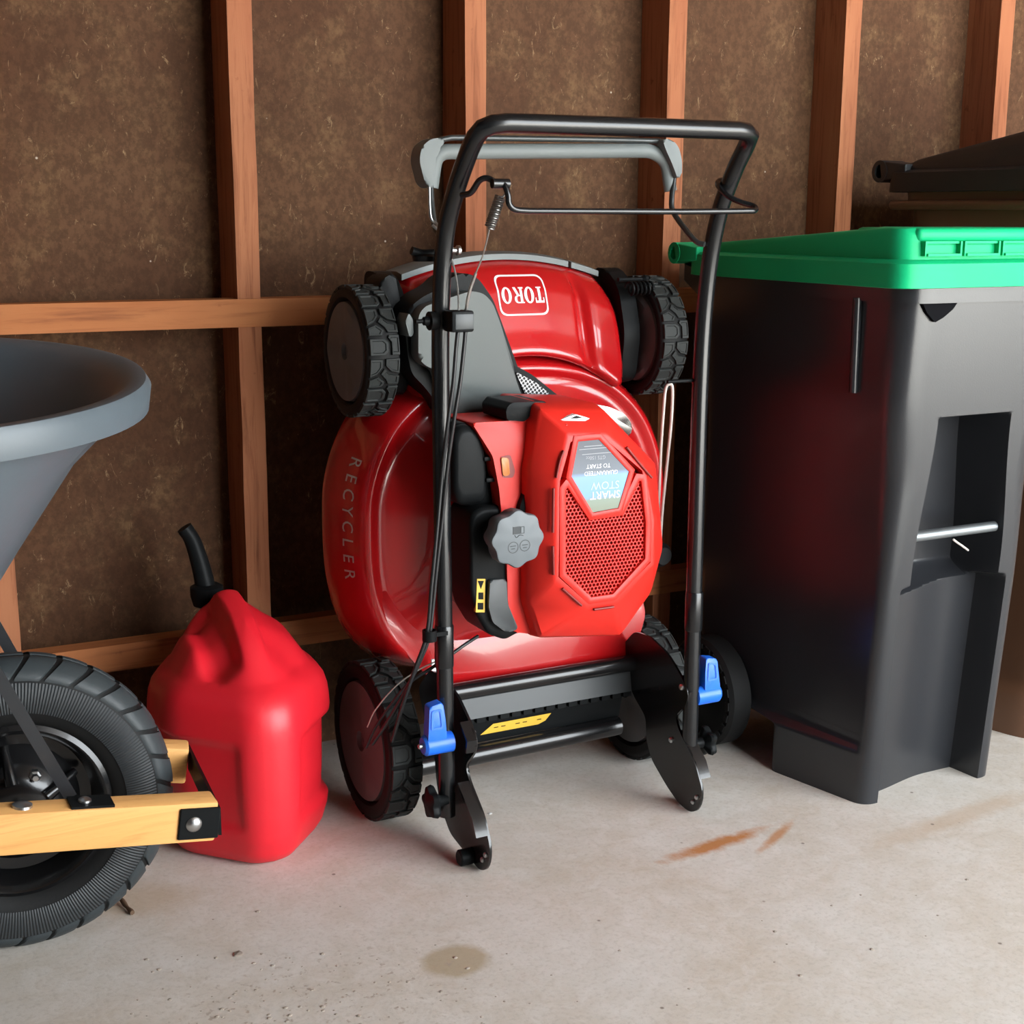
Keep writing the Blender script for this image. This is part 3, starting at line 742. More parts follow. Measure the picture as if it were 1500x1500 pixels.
# ---- rear of the deck: tube, door with toothed edge, lower tube
tube('rear_tube', [(.852, -.285, .200), (1.235, -.285, .200)], .0145, M_GLOSSB, mower, 20)
lathe('tube_collar', [(0, .0115), (.020, .0115)], (1.226, -.285, .201), M_BRASS, mower, 'X', 18)
prism('rear_door', [(-.268, .20), (-.280, .195), (-.288, .150), (-.282, .148), (-.262, .19)], .862, 1.232, M_GREY if False else mat('dark_door_plastic', (.030, .034, .036), .4), mower, 'YZ')
bm = bmesh.new()
for k in range(17):
    x = .872+k*.0215; bm_box(bm, (x, -.284, .140), (x+.016, -.276, .152))
tag(obj_bm('door_teeth', bm, M_BLACK, mower, smooth=False), kind='stuff')
prism('trail_shield', [(-.276, .148), (-.264, .098), (-.255, .098), (-.268, .15)], .87, 1.22, M_BLACK, mower, 'YZ')
sl = [(705, 1078), (722, 1060), (807, 1044), (800, 1056), (790, 1062)]
bm = bmesh.new()
def shield(px, py):
    p = W(px, py, -.272); return Vector((p.x, -.2785+(.148-p.z)*.29, p.z))
bm.faces.new([bm.verts.new(shield(*q)) for q in sl])
sl_o = obj_bm('warning_strip', bm, M_YELLOW, mower, smooth=False)
for k in range(7):
    a = shield(727+k*10.5, 1065.5-k*1.95); bm = bmesh.new()
    if k % 3 == 2: continue
    bm_box(bm, (a.x-.004, a.y-.0008, a.z-.0006), (a.x+.004, a.y-.0002, a.z+.0006)); obj_bm('strip_print', bm, M_BLACK, sl_o, smooth=False)
tube('lower_tube', [(.80, -.278, .082), (1.215, -.270, .084)], .0165, M_GLOSSB, mower, 20)
box('white_tag', (W(632, 985, -.29).x, -.292, W(632, 996, -.29).z), (W(643, 985, -.29).x, -.288, W(632, 966, -.29).z), M_WHITE, mower)

# ---- handle brackets / feet
PL = [(-.255, .215), (-.300, .258), (-.345, .262), (-.400, .248), (-.440, .222), (-.464, .200), (-.460, .180), (-.428, .148), (-.440, .128), (-.488, .090), (-.512, .048), (-.503, .014), (-.478, .0), (-.445, .004), (-.410, .020), (-.362, .050), (-.345, .080), (-.342, .118), (-.300, .145), (-.275, .180)]
def foot(X, dy, s):
    P0 = PL if s > 0 else PL[:14]+[(-.372, .016), (-.336, .050), (-.322, .085), (-.318, .118)]+PL[18:]
    pts = rnd([(y+dy, z) for y, z in P0], .012, 3)
    f_ = prism('foot_bracket', pts, X-.002, X+.002, M_GLOSSB, mower, 'YZ', .0008, 1)
    fl = [(-.440, .128), (-.488, .090), (-.502, .066), (-.498, .064), (-.484, .086), (-.437, .124)]
    prism('bracket_flange', [(y+dy, z) for y, z in fl], X, X+s*.020, M_GLOSSB, f_, 'YZ')
    fl2 = [(-.440, .222), (-.464, .200), (-.460, .180), (-.4565, .181), (-.460, .199), (-.438, .218)]
    prism('bracket_flange', [(y+dy, z) for y, z in fl2], X, X+s*.016, M_GLOSSB, f_, 'YZ')
    lathe('foot_roller', [(.003*s, .010), (.004*s, .0125), (.022*s, .0125), (.024*s, .010)], (X, -.450+dy, .0127), M_BLACK, f_, 'X', 24)
    for (y, z) in ((-.487, .022), (-.497, .034)):
        lathe('rivet', [(-.004, .0025), (-.0025, .004), (.0025, .004), (.004, .0025)], (X-.0015, y+dy, z), M_STEEL, f_, 'X', 12)
    for (y, z) in ((-.445, .204), (-.42, .105)):
        lathe('bolt', [(-.006, .003), (-.004, .005), (.004, .005), (.006, .003)], (X, y+dy, z), M_STEEL, f_, 'X', 12)
    return f_
foot(1.232, .008, 1)
foot(.838, -.022, -1)

# ---- handle
XL, XR = .810, 1.243
hp = [(XL, -.441, .07), (XL, -.432, .40), (XL, -.426, .70), (XL, -.430, .84), (XL, -.446, .925), (XL, -.482, .985), (XL, -.520, 1.030)]
hq = [(XR, -.446, .07), (XR, -.443, .40), (XR, -.441, .70), (XR, -.450, .85), (XR, -.472, .945), (XR, -.505, 1.008), (XR, -.535, 1.048)]
lp = smooth_path(hp, 6); rp = smooth_path(hq, 6)
top = [Vector((XL+.001, -.536, 1.046)), Vector((XL+.006, -.546, 1.056)), Vector((XL+.018, -.553, 1.0615)), Vector((XL+.036, -.556, 1.0635)), Vector((MX, -.558, 1.0650)), Vector((XR-.034, -.557, 1.0655)), Vector((XR-.016, -.554, 1.0645)), Vector((XR-.005, -.549, 1.060))]
hpath = lp+top+rp[::-1]
handle = tube('handle', hpath, .0127, M_TUBE, mower, 20)
for X, y in ((XL, -.4335), (XR, -.4445)):
    lathe('tube_sleeve', [(.30, .0134), (.302, .0142), (.362, .0142), (.364, .0134)], (X, y, .0), M_TUBE, handle, 'Z', 20)
# blue quick-release levers
def lever(X, y, z, s):
    o = lathe('release_lever', [(-.006*s, .010), (-.004*s, .0155), (.038*s, .0155), (.042*s, .012)], (X, y, z), M_BLUE, mower, 'X', 28)
    b = prism('lever_paddle', rnd([(s*.008, 0), (s*.038, 0), (s*.035, .030), (s*.033, .052), (s*.012, .056), (s*.009, .030)], .004), 0, 1, M_BLUE, o, fn=lambda a, b_, d: (X+a, y+.006-.018*d+b_*.10, z+.008+b_), bevel=.002)
    bm = ring_bm(rnd([(s*.013, .018), (s*.033, .018), (s*.031, .046), (s*.015, .048)], .003), rnd([(s*.016, .021), (s*.030, .021), (s*.028, .043), (s*.018, .045)], .003), lambda a, b_: (X+a, y-.0135+b_*.10, z+.008+b_))
    obj_bm('paddle_rim', bm, M_BLUE, o, smooth=False)
    lathe('lever_bolt', [(s*.040, .004), (s*.0475, .004), (s*.049, .0025)], (X, y, z), M_STEEL, o, 'X', 12)
    return o
p = W(640, 1089, -.452); lever(p.x+.019, -.452, p.z, -1)
p = W(1028, 1017, -.445); lever(p.x-.010, -.445, p.z-.001, 1)
# star knobs
def knob(X, y, z, s):
    def md(j, th, a, r): return (a, r*(1+(.16*math.cos(5*th) if 0 < j < 4 else 0)))
    o = obj_bm('star_knob', lathe_bm([(0, .008), (s*.006, .021), (s*.010, .023), (s*.017, .021), (s*.020, .012), (s*.021, .001)], (X, y, z), 'X', 50, None, True, True, md), M_BLACK, mower, 40)
    lathe('knob_boss', [(-s*.014, .007), (0, .009), (s*.004, .011)], (X, y, z), M_BLACK, o, 'X', 16)
p = W(632, 1176, -.45); knob(p.x+.012, -.45, p.z, -1)
p = W(1024, 1088, -.44); knob(p.x+.004, -.44, p.z, 1)
# control bail with grey fairings (behind the handle)
bl = [W(646, 350, -.430), W(638, 335, -.405), W(633, 305, -.385), W(631, 262, -.374), (.826, -.370, 1.040), (.846, -.370, 1.052), (.90, -.370, 1.0545), (1.17, -.370, 1.0585), (1.206, -.370, 1.056), (1.222, -.370, 1.042), W(987, 258, -.374), W(984, 290, -.382), W(986, 310, -.390), W(1004, 336, -.425), W(1020, 354, -.450), W(1032, 358, -.462)]
bail = tube('control_bail', smooth_path(bl, 6), .0042, mat('dark_wire', (.05, .055, .055), .3, metal=.4), mower, 10)
grip = tube('bail_grip', round_path([(.822, -.372, .985), (.830, -.372, 1.034), (1.190, -.368, 1.0445), (1.216, -.370, 1.030), (1.224, -.372, .985)], .02), .0072, M_BUMPER, mower, 12, flat=1.5)
def fairing(P_, y0, y1, name='bail_fairing'): return prism(name, rnd(P_, .012), y0, y1, M_BUMPER, mower, 'XZ', .006)
fairing(pxpoly([(609, 235), (613, 215), (626, 204), (640, 202), (648, 208), (634, 222), (632, 262), (630, 278), (618, 270)], -.372), -.352, -.384)
fairing(pxpoly([(962, 204), (975, 204), (986, 216), (991, 238), (990, 258), (984, 262), (976, 240), (966, 218)], -.372), -.352, -.388)
# lower hook of the bail on the left
tube('bail_hook', smooth_path([(.806, -.40, .985), (.808, -.40, .945), (.815, -.405, .935), (.812, -.415, .928), (.805, -.412, .934)], 6), .0024, M_STEEL, mower, 8)
# traction bar in front of the handle
RYB = -.560
tb = [W(*q) for q in ((676, 286, -.500), (690, 282, -.515), (702, 265, -.53), (714, 261, -.54), (727, 268, -.548), (738, 270, -.555), (744, 285, RYB), (746, 299, RYB), (755, 307, RYB), (775, 309, RYB))]
te = [W(*q) for q in ((1000, 310, RYB), (1090, 309, RYB), (1106, 308, -.556), (1104, 302, -.545), (1085, 296, -.53), (1068, 288, -.515), (1055, 276, -.498), (1051, 268, -.482), (1057, 264, -.470), (1068, 270, -.462))]
rod = tube('traction_bar', smooth_path(tb, 6)+smooth_path(te, 6), .0041, M_TUBE, mower, 10)
lathe('rod_collar', [(-.012, .0065), (.012, .0065)], W(733, 269, -.552), M_TUBE, rod, 'X', 12)
# spring and cables
a, b_ = W(733, 288, -.545), W(717, 334, -.535); ax = (b_-a).normalized(); n1 = ax.orthogonal().normalized(); n2 = ax.cross(n1); turns = 15
coil = [a.lerp(b_, t)+(n1*math.cos(2*PI*turns*t)+n2*math.sin(2*PI*turns*t))*.0062 for t in [k/240 for k in range(241)]]
spring = tube('return_spring', coil, .0013, mat('spring_steel', (.20, .19, .18), .35, metal=.9), mower, 6)
tube('spring_hook', smooth_path([W(737, 271, -.55), W(741, 279, -.55), W(738, 287, -.546), W(733, 289, -.545)], 5), .0013, M_STEEL, spring, 6)
CB = mat('black_cable', (.012, .012, .013), .4)
c1 = [W(*q) for q in ((717, 335, -.535), (708, 372, -.51), (697, 400, -.49))]
tube('bare_cable', smooth_path(c1, 6), .0011, M_STRAND, mower, 6)
tube('cable_end', smooth_path([W(*q) for q in ((697, 400, -.49), (687, 430, -.475), (682, 458, -.462))], 6), .0022, M_STRAND, mower, 8)
tube('bare_cable', smooth_path([W(*q) for q in ((659, 372, -.44), (667, 400, -.45), (671, 430, -.458), (672, 458, -.462))], 6), .0013, M_STRAND, mower, 6)
tube('control_cable', smooth_path([W(*q) for q in ((682, 480, -.462), (680, 505, -.462), (674, 560, -.462), (666, 610, -.460), (656, 680, -.452), (648, 760, -.446), (640, 830, -.446), (634, 890, -.446), (628, 935, -.446), (612, 975, -.440), (590, 1020, -.42), (566, 1060, -.39), (545, 1090, -.36))], 6), .0030, CB, mower, 8)
tube('control_cable', smooth_path([W(*q) for q in ((671, 482, -.462), (668, 510, -.462), (664, 560, -.462), (656, 620, -.458), (648, 690, -.448), (640, 780, -.448), (632, 860, -.448), (625, 930, -.447), (606, 985, -.44), (588, 1040, -.42), (575, 1085, -.40))], 6), .0030, CB, mower, 8)
tube('control_cable', smooth_path([W(*q) for q in ((700, 932, -.41), (680, 945, -.42), (655, 963, -.42), (630, 980, -.415), (600, 1000, -.40), (575, 1030, -.38), (550, 1065, -.35), (536, 1095, -.33))], 6), .0026, CB, mower, 8)
tube('bare_cable', smooth_path([W(*q) for q in ((640, 968, -.415), (612, 982, -.405), (580, 1005, -.39), (550, 1040, -.37), (538, 1065, -.35))], 6), .0011, M_STRAND, mower, 6)
c = W(671, 470, -.458); clamp = box('cable_clamp', (c.x-.017, -.475, c.z-.0145), (c.x+.017, -.445, c.z+.0145), M_BLACK, mower, .003)
box('clamp_face', (c.x-.013, -.4765, c.z-.011), (c.x+.016, -.470, c.z+.011), mat('dark_grey_plastic', (.045, .05, .052), .45), clamp, .002)
c = W(634, 470, -.43)
wing = lathe('clamp_nut', [(0, .013), (-.012, .013), (-.013, .007), (-.020, .006), (-.022, .003), (-.032, .003)], (c.x+.006, -.43, c.z), M_BLACK, mower, 'X', 24)
c = W(628, 930, -.444)
lathe('cable_clip', [(-.008, .0105), (.008, .0105), (.008, .0085), (-.008, .0085), (-.008, .0105)], (c.x, -.447, c.z), M_BLACK, mower, 'Z', 20, False, False)
c2 = W(650, 930, -.434); box('clip_band', (c.x+.008, -.449, c.z-.003), (c2.x, -.443, c.z+.003), M_BLACK, mower)
# lock knob behind the left tube
tube('rope_guide', round_path([W(603, 367, -.40), W(618, 372, -.40), W(660, 370, -.40)], .01), .006, M_BLACK, mower, 10)
c = W(622, 372, -.40); lathe('guide_base', [(-.004, .016), (.003, .018), (.006, .010)], (c.x, -.40, c.z-.006), M_BLACK, mower, 'Z', 20)
lathe('guide_bolt', [(0, .004), (.012, .004), (.014, .007), (.018, .007)], (W(664, 367, -.43).x-.006, -.425, W(664, 367, -.43).z), M_STEEL, mower, 'X', 12)
# starter rope loop hanging from the bolt on the right tube
lathe('rope_bolt', [(-.045, .0028), (.0, .0028), (.003, .006), (.007, .006)], (XR-.012, -.435, W(1012, 558, -.44).z), M_BLACK, mower, 'X', 12)
rp_ = [W(*q) for q in ((962, 800, -.37), (965, 740, -.38), (968, 660, -.40), (972, 600, -.42), (975, 570, -.43), (980, 563, -.434), (985, 570, -.434), (983, 620, -.42), (977, 680, -.40), (970, 750, -.385), (967, 800, -.375))]
tube('starter_rope', smooth_path(rp_, 8), .0024, M_ROPE, mower, 8)

# ================================================================== GAS CAN
CX, CY = .569, -.203
can = thing('gas_can', 'red plastic gas can with black spout between barrow wheel and mower', 'gas can', (CX, CY, 0))
def sgnpow(v, p): return math.copysign(abs(v)**p, v)
def can_section(n=120):
    oc = [(.026, -.166), (.122, -.055), (.128, .045), (.075, .150), (.030, .166), (-.030, .166), (-.075, .150), (-.128, .045), (-.122, -.055), (-.026, -.166)]
    c = rnd(oc, .030, 6); L = [0]
    for p0, p1 in zip(c, c[1:]+c[:1]): L.append(L[-1]+math.dist(p0, p1))
    out = []; q = 0
    for k in range(n):
        t = L[-1]*k/n
        while L[q+1] < t: q += 1
        f = (t-L[q])/(L[q+1]-L[q]); a_, b_ = Vector(c[q]), Vector(c[(q+1) % len(c)]); out.append(tuple(a_.lerp(b_, f)))
    return out
CSEC = can_section()
def can_ring(k, a, b_): return CSEC[k][0]*b_*1.075/.128, CSEC[k][1]*a/.166
def ridge(y): return interp([(-.20, .285), (-.15, .303), (-.10, .325), (-.03, .355), (.05, .380), (.10, .384), (.14, .366), (.2, .33)], y)
SEG = 120
rings = []
side = [(0, .126, .094), (.006, .140, .106), (.02, .152, .114), (.045, .160, .121), (.08, .164, .125), (.12, .166, .127), (.17, .167, .128), (.205, .167, .128), (.222, .166, .127), (.238, .162, .125), (.252, .155, .121), (.263, .145, .114), (.271, .134, .106), (.276, .125, .099)]
dense = []
for (z0, a0, b0), (z1, a1, b1) in zip(side, side[1:]):
    n = max(1, int((z1-z0)/.006))
    dense += [(z0+(z1-z0)*k/n, a0+(a1-a0)*k/n, b0+(b1-b0)*k/n) for k in range(n)]
dense.append(side[-1])
for z, a, b_ in dense:
    r = []
    for k in range(SEG):
        x, y = can_ring(k, a, b_)
        # moulded panels
        w = sstep(.060, .072, z)*(1-sstep(.188, .200, z))*sstep(-.150, -.138, y)*(1-sstep(.02, .045, y))*sstep(.025, .05, abs(x))
        x *= 1-.11*w
        y += .0
        seam = max(0, 1-abs(x)/.004) if abs(y) > .1 else 0
        y += math.copysign(.0022*seam, y)
        r.append((CX+x, CY+y, z))
    rings.append(r)
a, b_ = side[-1][1:]
NR = 26
for q in range(1, NR+1):
    s = 1-q/NR*.965; r = []
    for k in range(SEG):
        x, y = can_ring(k, a, b_); x *= s; y *= (.30+.70*s)
        rise = (ridge(y)-.276); t = 1-s
        z = .276+rise*(1-(1-t)**2.0)
        ww = sstep(.016, .026, abs(x))*(1-sstep(.045, .080, abs(x)))*sstep(-.105, -.050, y)*(1-sstep(.050, .085, y))
        z -= (.034 if x < 0 else .010)*ww
        r.append((CX+x, CY+y, z))
    rings.append(r)
obj_bm('body', loft_bm(rings, True, True), M_CAN, can, 70)
spt = smooth_path([W(303, 872, -.085), W(298, 845, -.080), W(290, 815, -.075), W(281, 790, -.070), W(272, 776, -.068)], 6)
spout = tube('spout', spt, lambda t: .0165-.005*t, M_BLACK, can, 18)
c = W(303, 868, -.085); lathe('spout_collar', [(-.02, .022), (-.004, .026), (.010, .026), (.014, .019)], c, M_BLACK, can, 'Z', 24)
c = spt[-1]; tube('spout_tip', [spt[-3], spt[-1]+(spt[-1]-spt[-3]).normalized()*.004], .0125, M_BLACK, spout, 16)

# ================================================================== WHEELBARROW (nose end)
PSI = math.radians(22)
EA = (_r0*math.cos(PSI)+_f0*math.sin(PSI)); EB = (-_r0*math.sin(PSI)+_f0*math.cos(PSI)); EZ = Vector((0, 0, 1))
WO = Vector((0, -CAMD, 0))+_r0*(.372-_sy*CAMD)+_f0*1.69
def T(a, b_, z): return WO+EA*a+EB*b_+EZ*z
barrow = thing('wheelbarrow', 'wheelbarrow with dark poly tray, pine handles and one fat black tyre', 'wheelbarrow', WO)
WR = .197; hub = T(0, 0, WR); AXW = (EB, EA, EZ)
# tyre: b axis points away from the camera
tp = []
for k in range(25):
    t = -PI*.80+2*PI*.80*k/24
    tp.append((.046*math.sin(t)*(1.0 if abs(t) > 1.2 else 1), WR-.048+.048*math.cos(t)))
wheel = obj_bm('wheel', lathe_bm(tp, hub, AXW, 96), None or M_RUBBER, barrow, 60, origin=hub)
def tyre_pt(th, t, off=0):
    rb = (.046+off)*math.sin(t); rr = WR-.048+(.048+off)*math.cos(t)
    return hub+EB*rb+(EA*math.cos(th)+EZ*math.sin(th))*rr
M_TYRE = mat('tyre_tread', (.030, .037, .040), .55, bump=.15, bscale=200)
def tyre_ribs():
    M = mat('ribbed_sidewall', (.020, .023, .025), .55); nt = M.node_tree; nd, lk, b = N(M)
    tc = nd.new('ShaderNodeTexCoord'); g = nd.new('ShaderNodeTexGradient'); g.gradient_type = 'RADIAL'
    # object space is world aligned: turn it into the wheel plane
    va = nd.new('ShaderNodeVectorMath'); va.operation = 'DOT_PRODUCT'; lk.new(tc.outputs['Object'], va.inputs[0]); va.inputs[1].default_value = EA
    sx = nd.new('ShaderNodeSeparateXYZ'); lk.new(tc.outputs['Object'], sx.inputs[0])
    cx = nd.new('ShaderNodeCombineXYZ'); lk.new(va.outputs['Value'], cx.inputs[0]); lk.new(sx.outputs['Z'], cx.inputs[1])
    lk.new(cx.outputs[0], g.inputs['Vector'])
    mm_ = nd.new('ShaderNodeMath'); mm_.operation = 'MULTIPLY'; mm_.inputs[1].default_value = 2*PI*260; lk.new(g.outputs['Fac'], mm_.inputs[0])
    sn = nd.new('ShaderNodeMath'); sn.operation = 'SINE'; lk.new(mm_.outputs[0], sn.inputs[0])
    bumpn(nt, sn.outputs[0], .5, .0012, b); return M
ribs = obj_bm('sidewall_ribs', lathe_bm([(-.0472*math.sin(t), WR-.048+.0492*math.cos(t)) for t in [1.05+.09*k for k in range(10)]], hub, AXW, 96), tyre_ribs(), wheel, 60, origin=hub)
# shoulder tread blocks, curved
first = {}
NT = 30
AXQ = lambda ang: Matrix.Rotation(-ang, 4, EB)
for side_ in (-1, 1):
    for k in range(NT):
        ang = 2*PI*k/NT
        if side_ not in first:
            bm = bmesh.new(); G = []
            for i in range(8):
                t = side_*(.10+i/7*.86)
                row = []
                for j in range(4):
                    th = (j/3*.80)*2*PI/NT+.11*(i/7)**1.6
                    off = .0035 if 0 < i < 7 and 0 < j < 3 else .0032 if (0 < i < 7) else .0015
                    row.append(bm.verts.new(tyre_pt(th, t, off)))
                G.append(row)
            for i in range(7):
                for j in range(3): bm.faces.new((G[i][j], G[i][j+1], G[i+1][j+1], G[i+1][j]))
            # sides down to the carcass
            bd = [e for e in bm.edges if len(e.link_faces) == 1]
            ex = bmesh.ops.extrude_edge_only(bm, edges=bd)
            for v in [g for g in ex['geom'] if isinstance(g, bmesh.types.BMVert)]:
                d = v.co-hub; v.co -= d.normalized()*.004
            first[side_] = obj_bm('tread_block', bm, M_TYRE, wheel, 40, origin=hub)
        else:
            copy_part(first[side_], wheel, hub, AXQ(ang).to_euler())
rim = obj_bm('rim', lathe_bm([(-.036, WR-.080), (-.040, WR-.086), (-.036, WR-.092), (-.022, WR-.098), (-.004, WR-.104), (-.002, WR-.118), (-.018, .060), (-.034, .048), (-.040, .034), (-.042, .020), (-.042, .001)], hub, AXW, 72, None, False, True), M_GLOSSB, wheel, 40)
obj_bm('rim_back', lathe_bm([(.036, WR-.080), (.040, WR-.088), (.022, WR-.098), (.004, WR-.104), (.018, .060), (.042, .030), (.042, .001)], hub, AXW, 48, None, False, True), M_GLOSSB, wheel, 40)
for k in range(5):
    th = 2*PI*k/5+.45; d = EA*math.cos(th)+EZ*math.sin(th); n = EA*-math.sin(th)+EZ*math.cos(th)
    prs = [hub+d*.038-EB*.040, hub+d*.058-EB*.031, hub+d*.082-EB*.014]
    tube('rim_rib', smooth_path(prs, 5), lambda t: .009-.004*t, M_GLOSSB, wheel, 10)
for k in range(5):
    th = 2*PI*k/5+1.08; p = hub+(EA*math.cos(th)+EZ*math.sin(th))*.050-EB*.030
    obj_bm('wheel_nut', lathe_bm([(.004, .0075), (-.006, .0075), (-.008, .005), (-.014, .004)], p, AXW, 6, None, True, True), M_STEEL, wheel)
tube('axle', [hub-EB*.115, hub+EB*.10], .008, M_STEEL, barrow, 14)
# handles
def beam(name, A, B, w, h, mm, parent, bevel=.004):
    d = (B-A).normalized(); sd = EB-d*EB.dot(d); sd.normalize(); u = d.cross(sd); u = u if u.z > 0 else -u
    bm = bmesh.new(); r = bmesh.ops.create_cube(bm, size=1.)
    L = (B-A).length
    for v in r['verts']: v.co = A+d*((v.co.x+.5)*L)+sd*(v.co.y*w)+u*(v.co.z*h)
    bmesh.ops.bevel(bm, geom=list(bm.edges), offset=bevel, segments=2, profile=.5, affect='EDGES')
    return obj_bm(name, bm, mm, parent), d, sd, u
hA, hB = T(-1.15, -.30, .40), T(.224, -.176, .214)
hd1, d1, s1, u1 = beam('handle', hA, hB, .040, .052, M_PINE, barrow)
hd2, d2, s2, u2 = beam('handle', T(-1.15, .25, .40), T(.228, .055, .196), .040, .052, M_PINE, barrow)
# nose bracket: plate on each handle end and bar across
def plate(C, d, sd, u, w, h, t, name):
    bm = bmesh.new(); r = bmesh.ops.create_cube(bm, size=1.)
    for v in r['verts']: v.co = C+d*(v.co.x*w)+sd*(v.co.y*t)+u*(v.co.z*h)
    bmesh.ops.bevel(bm, geom=list(bm.edges), offset=.0012, segments=1, affect='EDGES')
    return obj_bm(name, bm, M_BLACK, barrow)
plate(hB-d1*.023-s1*.0215+u1*.000, d1, s1, u1, .050, .040, .004, 'bracket_plate')
p = hB-d1*.030-s1*.0235; obj_bm('carriage_bolt', lathe_bm([(.002, .010), (-.001, .0098), (-.004, .007), (-.0052, .003), (-.0053, .0005)], p, (s1, d1, u1), 20, None, False, True), M_STEEL, barrow)
hB2 = T(.228, .055, .196)
tdir = (hB2-hB)
bm = bmesh.new(); r = bmesh.ops.create_cube(bm, size=1.); A0 = hB+d1*.003-s1*.020; B0 = hB2+d2*.003+s2*.02
for v in r['verts']: v.co = A0.lerp(B0, v.co.x+.5)+d1*(v.co.y*.004)+EZ*(v.co.z*.036)
obj_bm('nose_bar', bm, M_BLACK, barrow)
# braces from the tray down to the handles
def brace(b0, b1):
    A0, B0 = T(-.070, b0, .545), T(.060, b1, .245)
    d = (B0-A0).normalized(); sd = (EB-d*EB.dot(d)).normalized(); u = d.cross(sd)
    bm = bmesh.new()
    for (o, w, t) in ((0, .015, .003), (1, .003, .016)):
        r = bmesh.ops.create_cube(bm, size=1.)
        for v in r['verts']:
            q = v.co.copy(); v.co = A0.lerp(B0, q.x+.5)+u*(q.y*w)+sd*(q.z*t+(.008 if o else 0))
    return obj_bm('tray_brace', bm, mat('dark_strap_steel', (.05, .052, .056), .35, metal=.5), barrow, smooth=False)
brace(-.150, -.128); brace(.140, .105)
def top_of(a): # top of the near handle at local a
    t = ((T(a, 0, 0)-hA).dot(EA))/((hB-hA).dot(EA)); return hA.lerp(hB, t)+u1*.026
q = top_of(.075); bm = bmesh.new(); r = bmesh.ops.create_cube(bm, size=1.)
for v in r['verts']: v.co = q+d1*(v.co.x*.050)+s1*(v.co.y*.034)+u1*(v.co.z*.003+.0012)
obj_bm('brace_foot', bm, M_BLACK, barrow, smooth=False)
for a_, rr in ((-.002, .012), (.068, .008)):
    q = top_of(a_); obj_bm('handle_bolt', lathe_bm([(0, rr), (.003, rr*.95), (.0055, rr*.5), (.006, .0005)], q+u1*(.0 if a_ < 0 else .002), (u1, d1, s1), 18, None, False, True), M_STEEL, barrow)
obj_bm('tray_screw', lathe_bm([(0, .007), (-.012, .007), (-.014, .004)], T(-.022, -.20, .550), AXW, 10, None, True, True), M_STEEL, barrow)
# tray
def plan(s, nose, half, back, n=2.2):
    """closed plan curve, s in 0..1: rounded nose, long sides, square back"""
    th = 2*PI*s
    ca, sb = math.cos(th), math.sin(th)
    return ((nose*abs(ca)**(2/2.0) if ca > 0 else -back*abs(ca)**(2/6)), half*math.copysign(abs(sb)**(2/(2.1 if ca > 0 else 6)), sb))
def tray_ring(nose, half, back, z, n=96, a0=-.14):
    return [T(a0+p[0], p[1]+.01, z+.085*p[1]*(z-.2)/.55) for p in [plan(k/n, nose, half, back) for k in range(n)]]
RZT = .752
lv = [(.300, .292, .60, RZT-.040), (.332, .313, .62, RZT-.038), (.336, .316, .622, RZT-.010), (.330, .313, .62, RZT), (.314, .304, .61, RZT+.001), (.296, .290, .59, RZT-.010), (.285, .282, .58, RZT-.022)]
inn = [(.235, .262, .55, .66), (.165, .228, .50, .56), (.105, .200, .46, .47), (.06, .18, .42, .425), (.0, .13, .3, .415)]
out = [(.0, .12, .3, .408), (.066, .186, .426, .416), (.112, .206, .466, .462), (.172, .234, .506, .553), (.242, .268, .556, .655)]
rings = [tray_ring(*r) for r in out+lv+inn]
obj_bm('tray', loft_bm(rings, True, True), M_TRAY, barrow, 45)
# rear legs of the barrow (outside the picture, they carry it)
for b0 in (-.22, .20):
    tube('leg', [T(-.62, b0, .40), T(-.70, b0, .012), T(-.90, b0, .012), T(-.95, b0, .43)], .011, M_TUBE, barrow, 10)

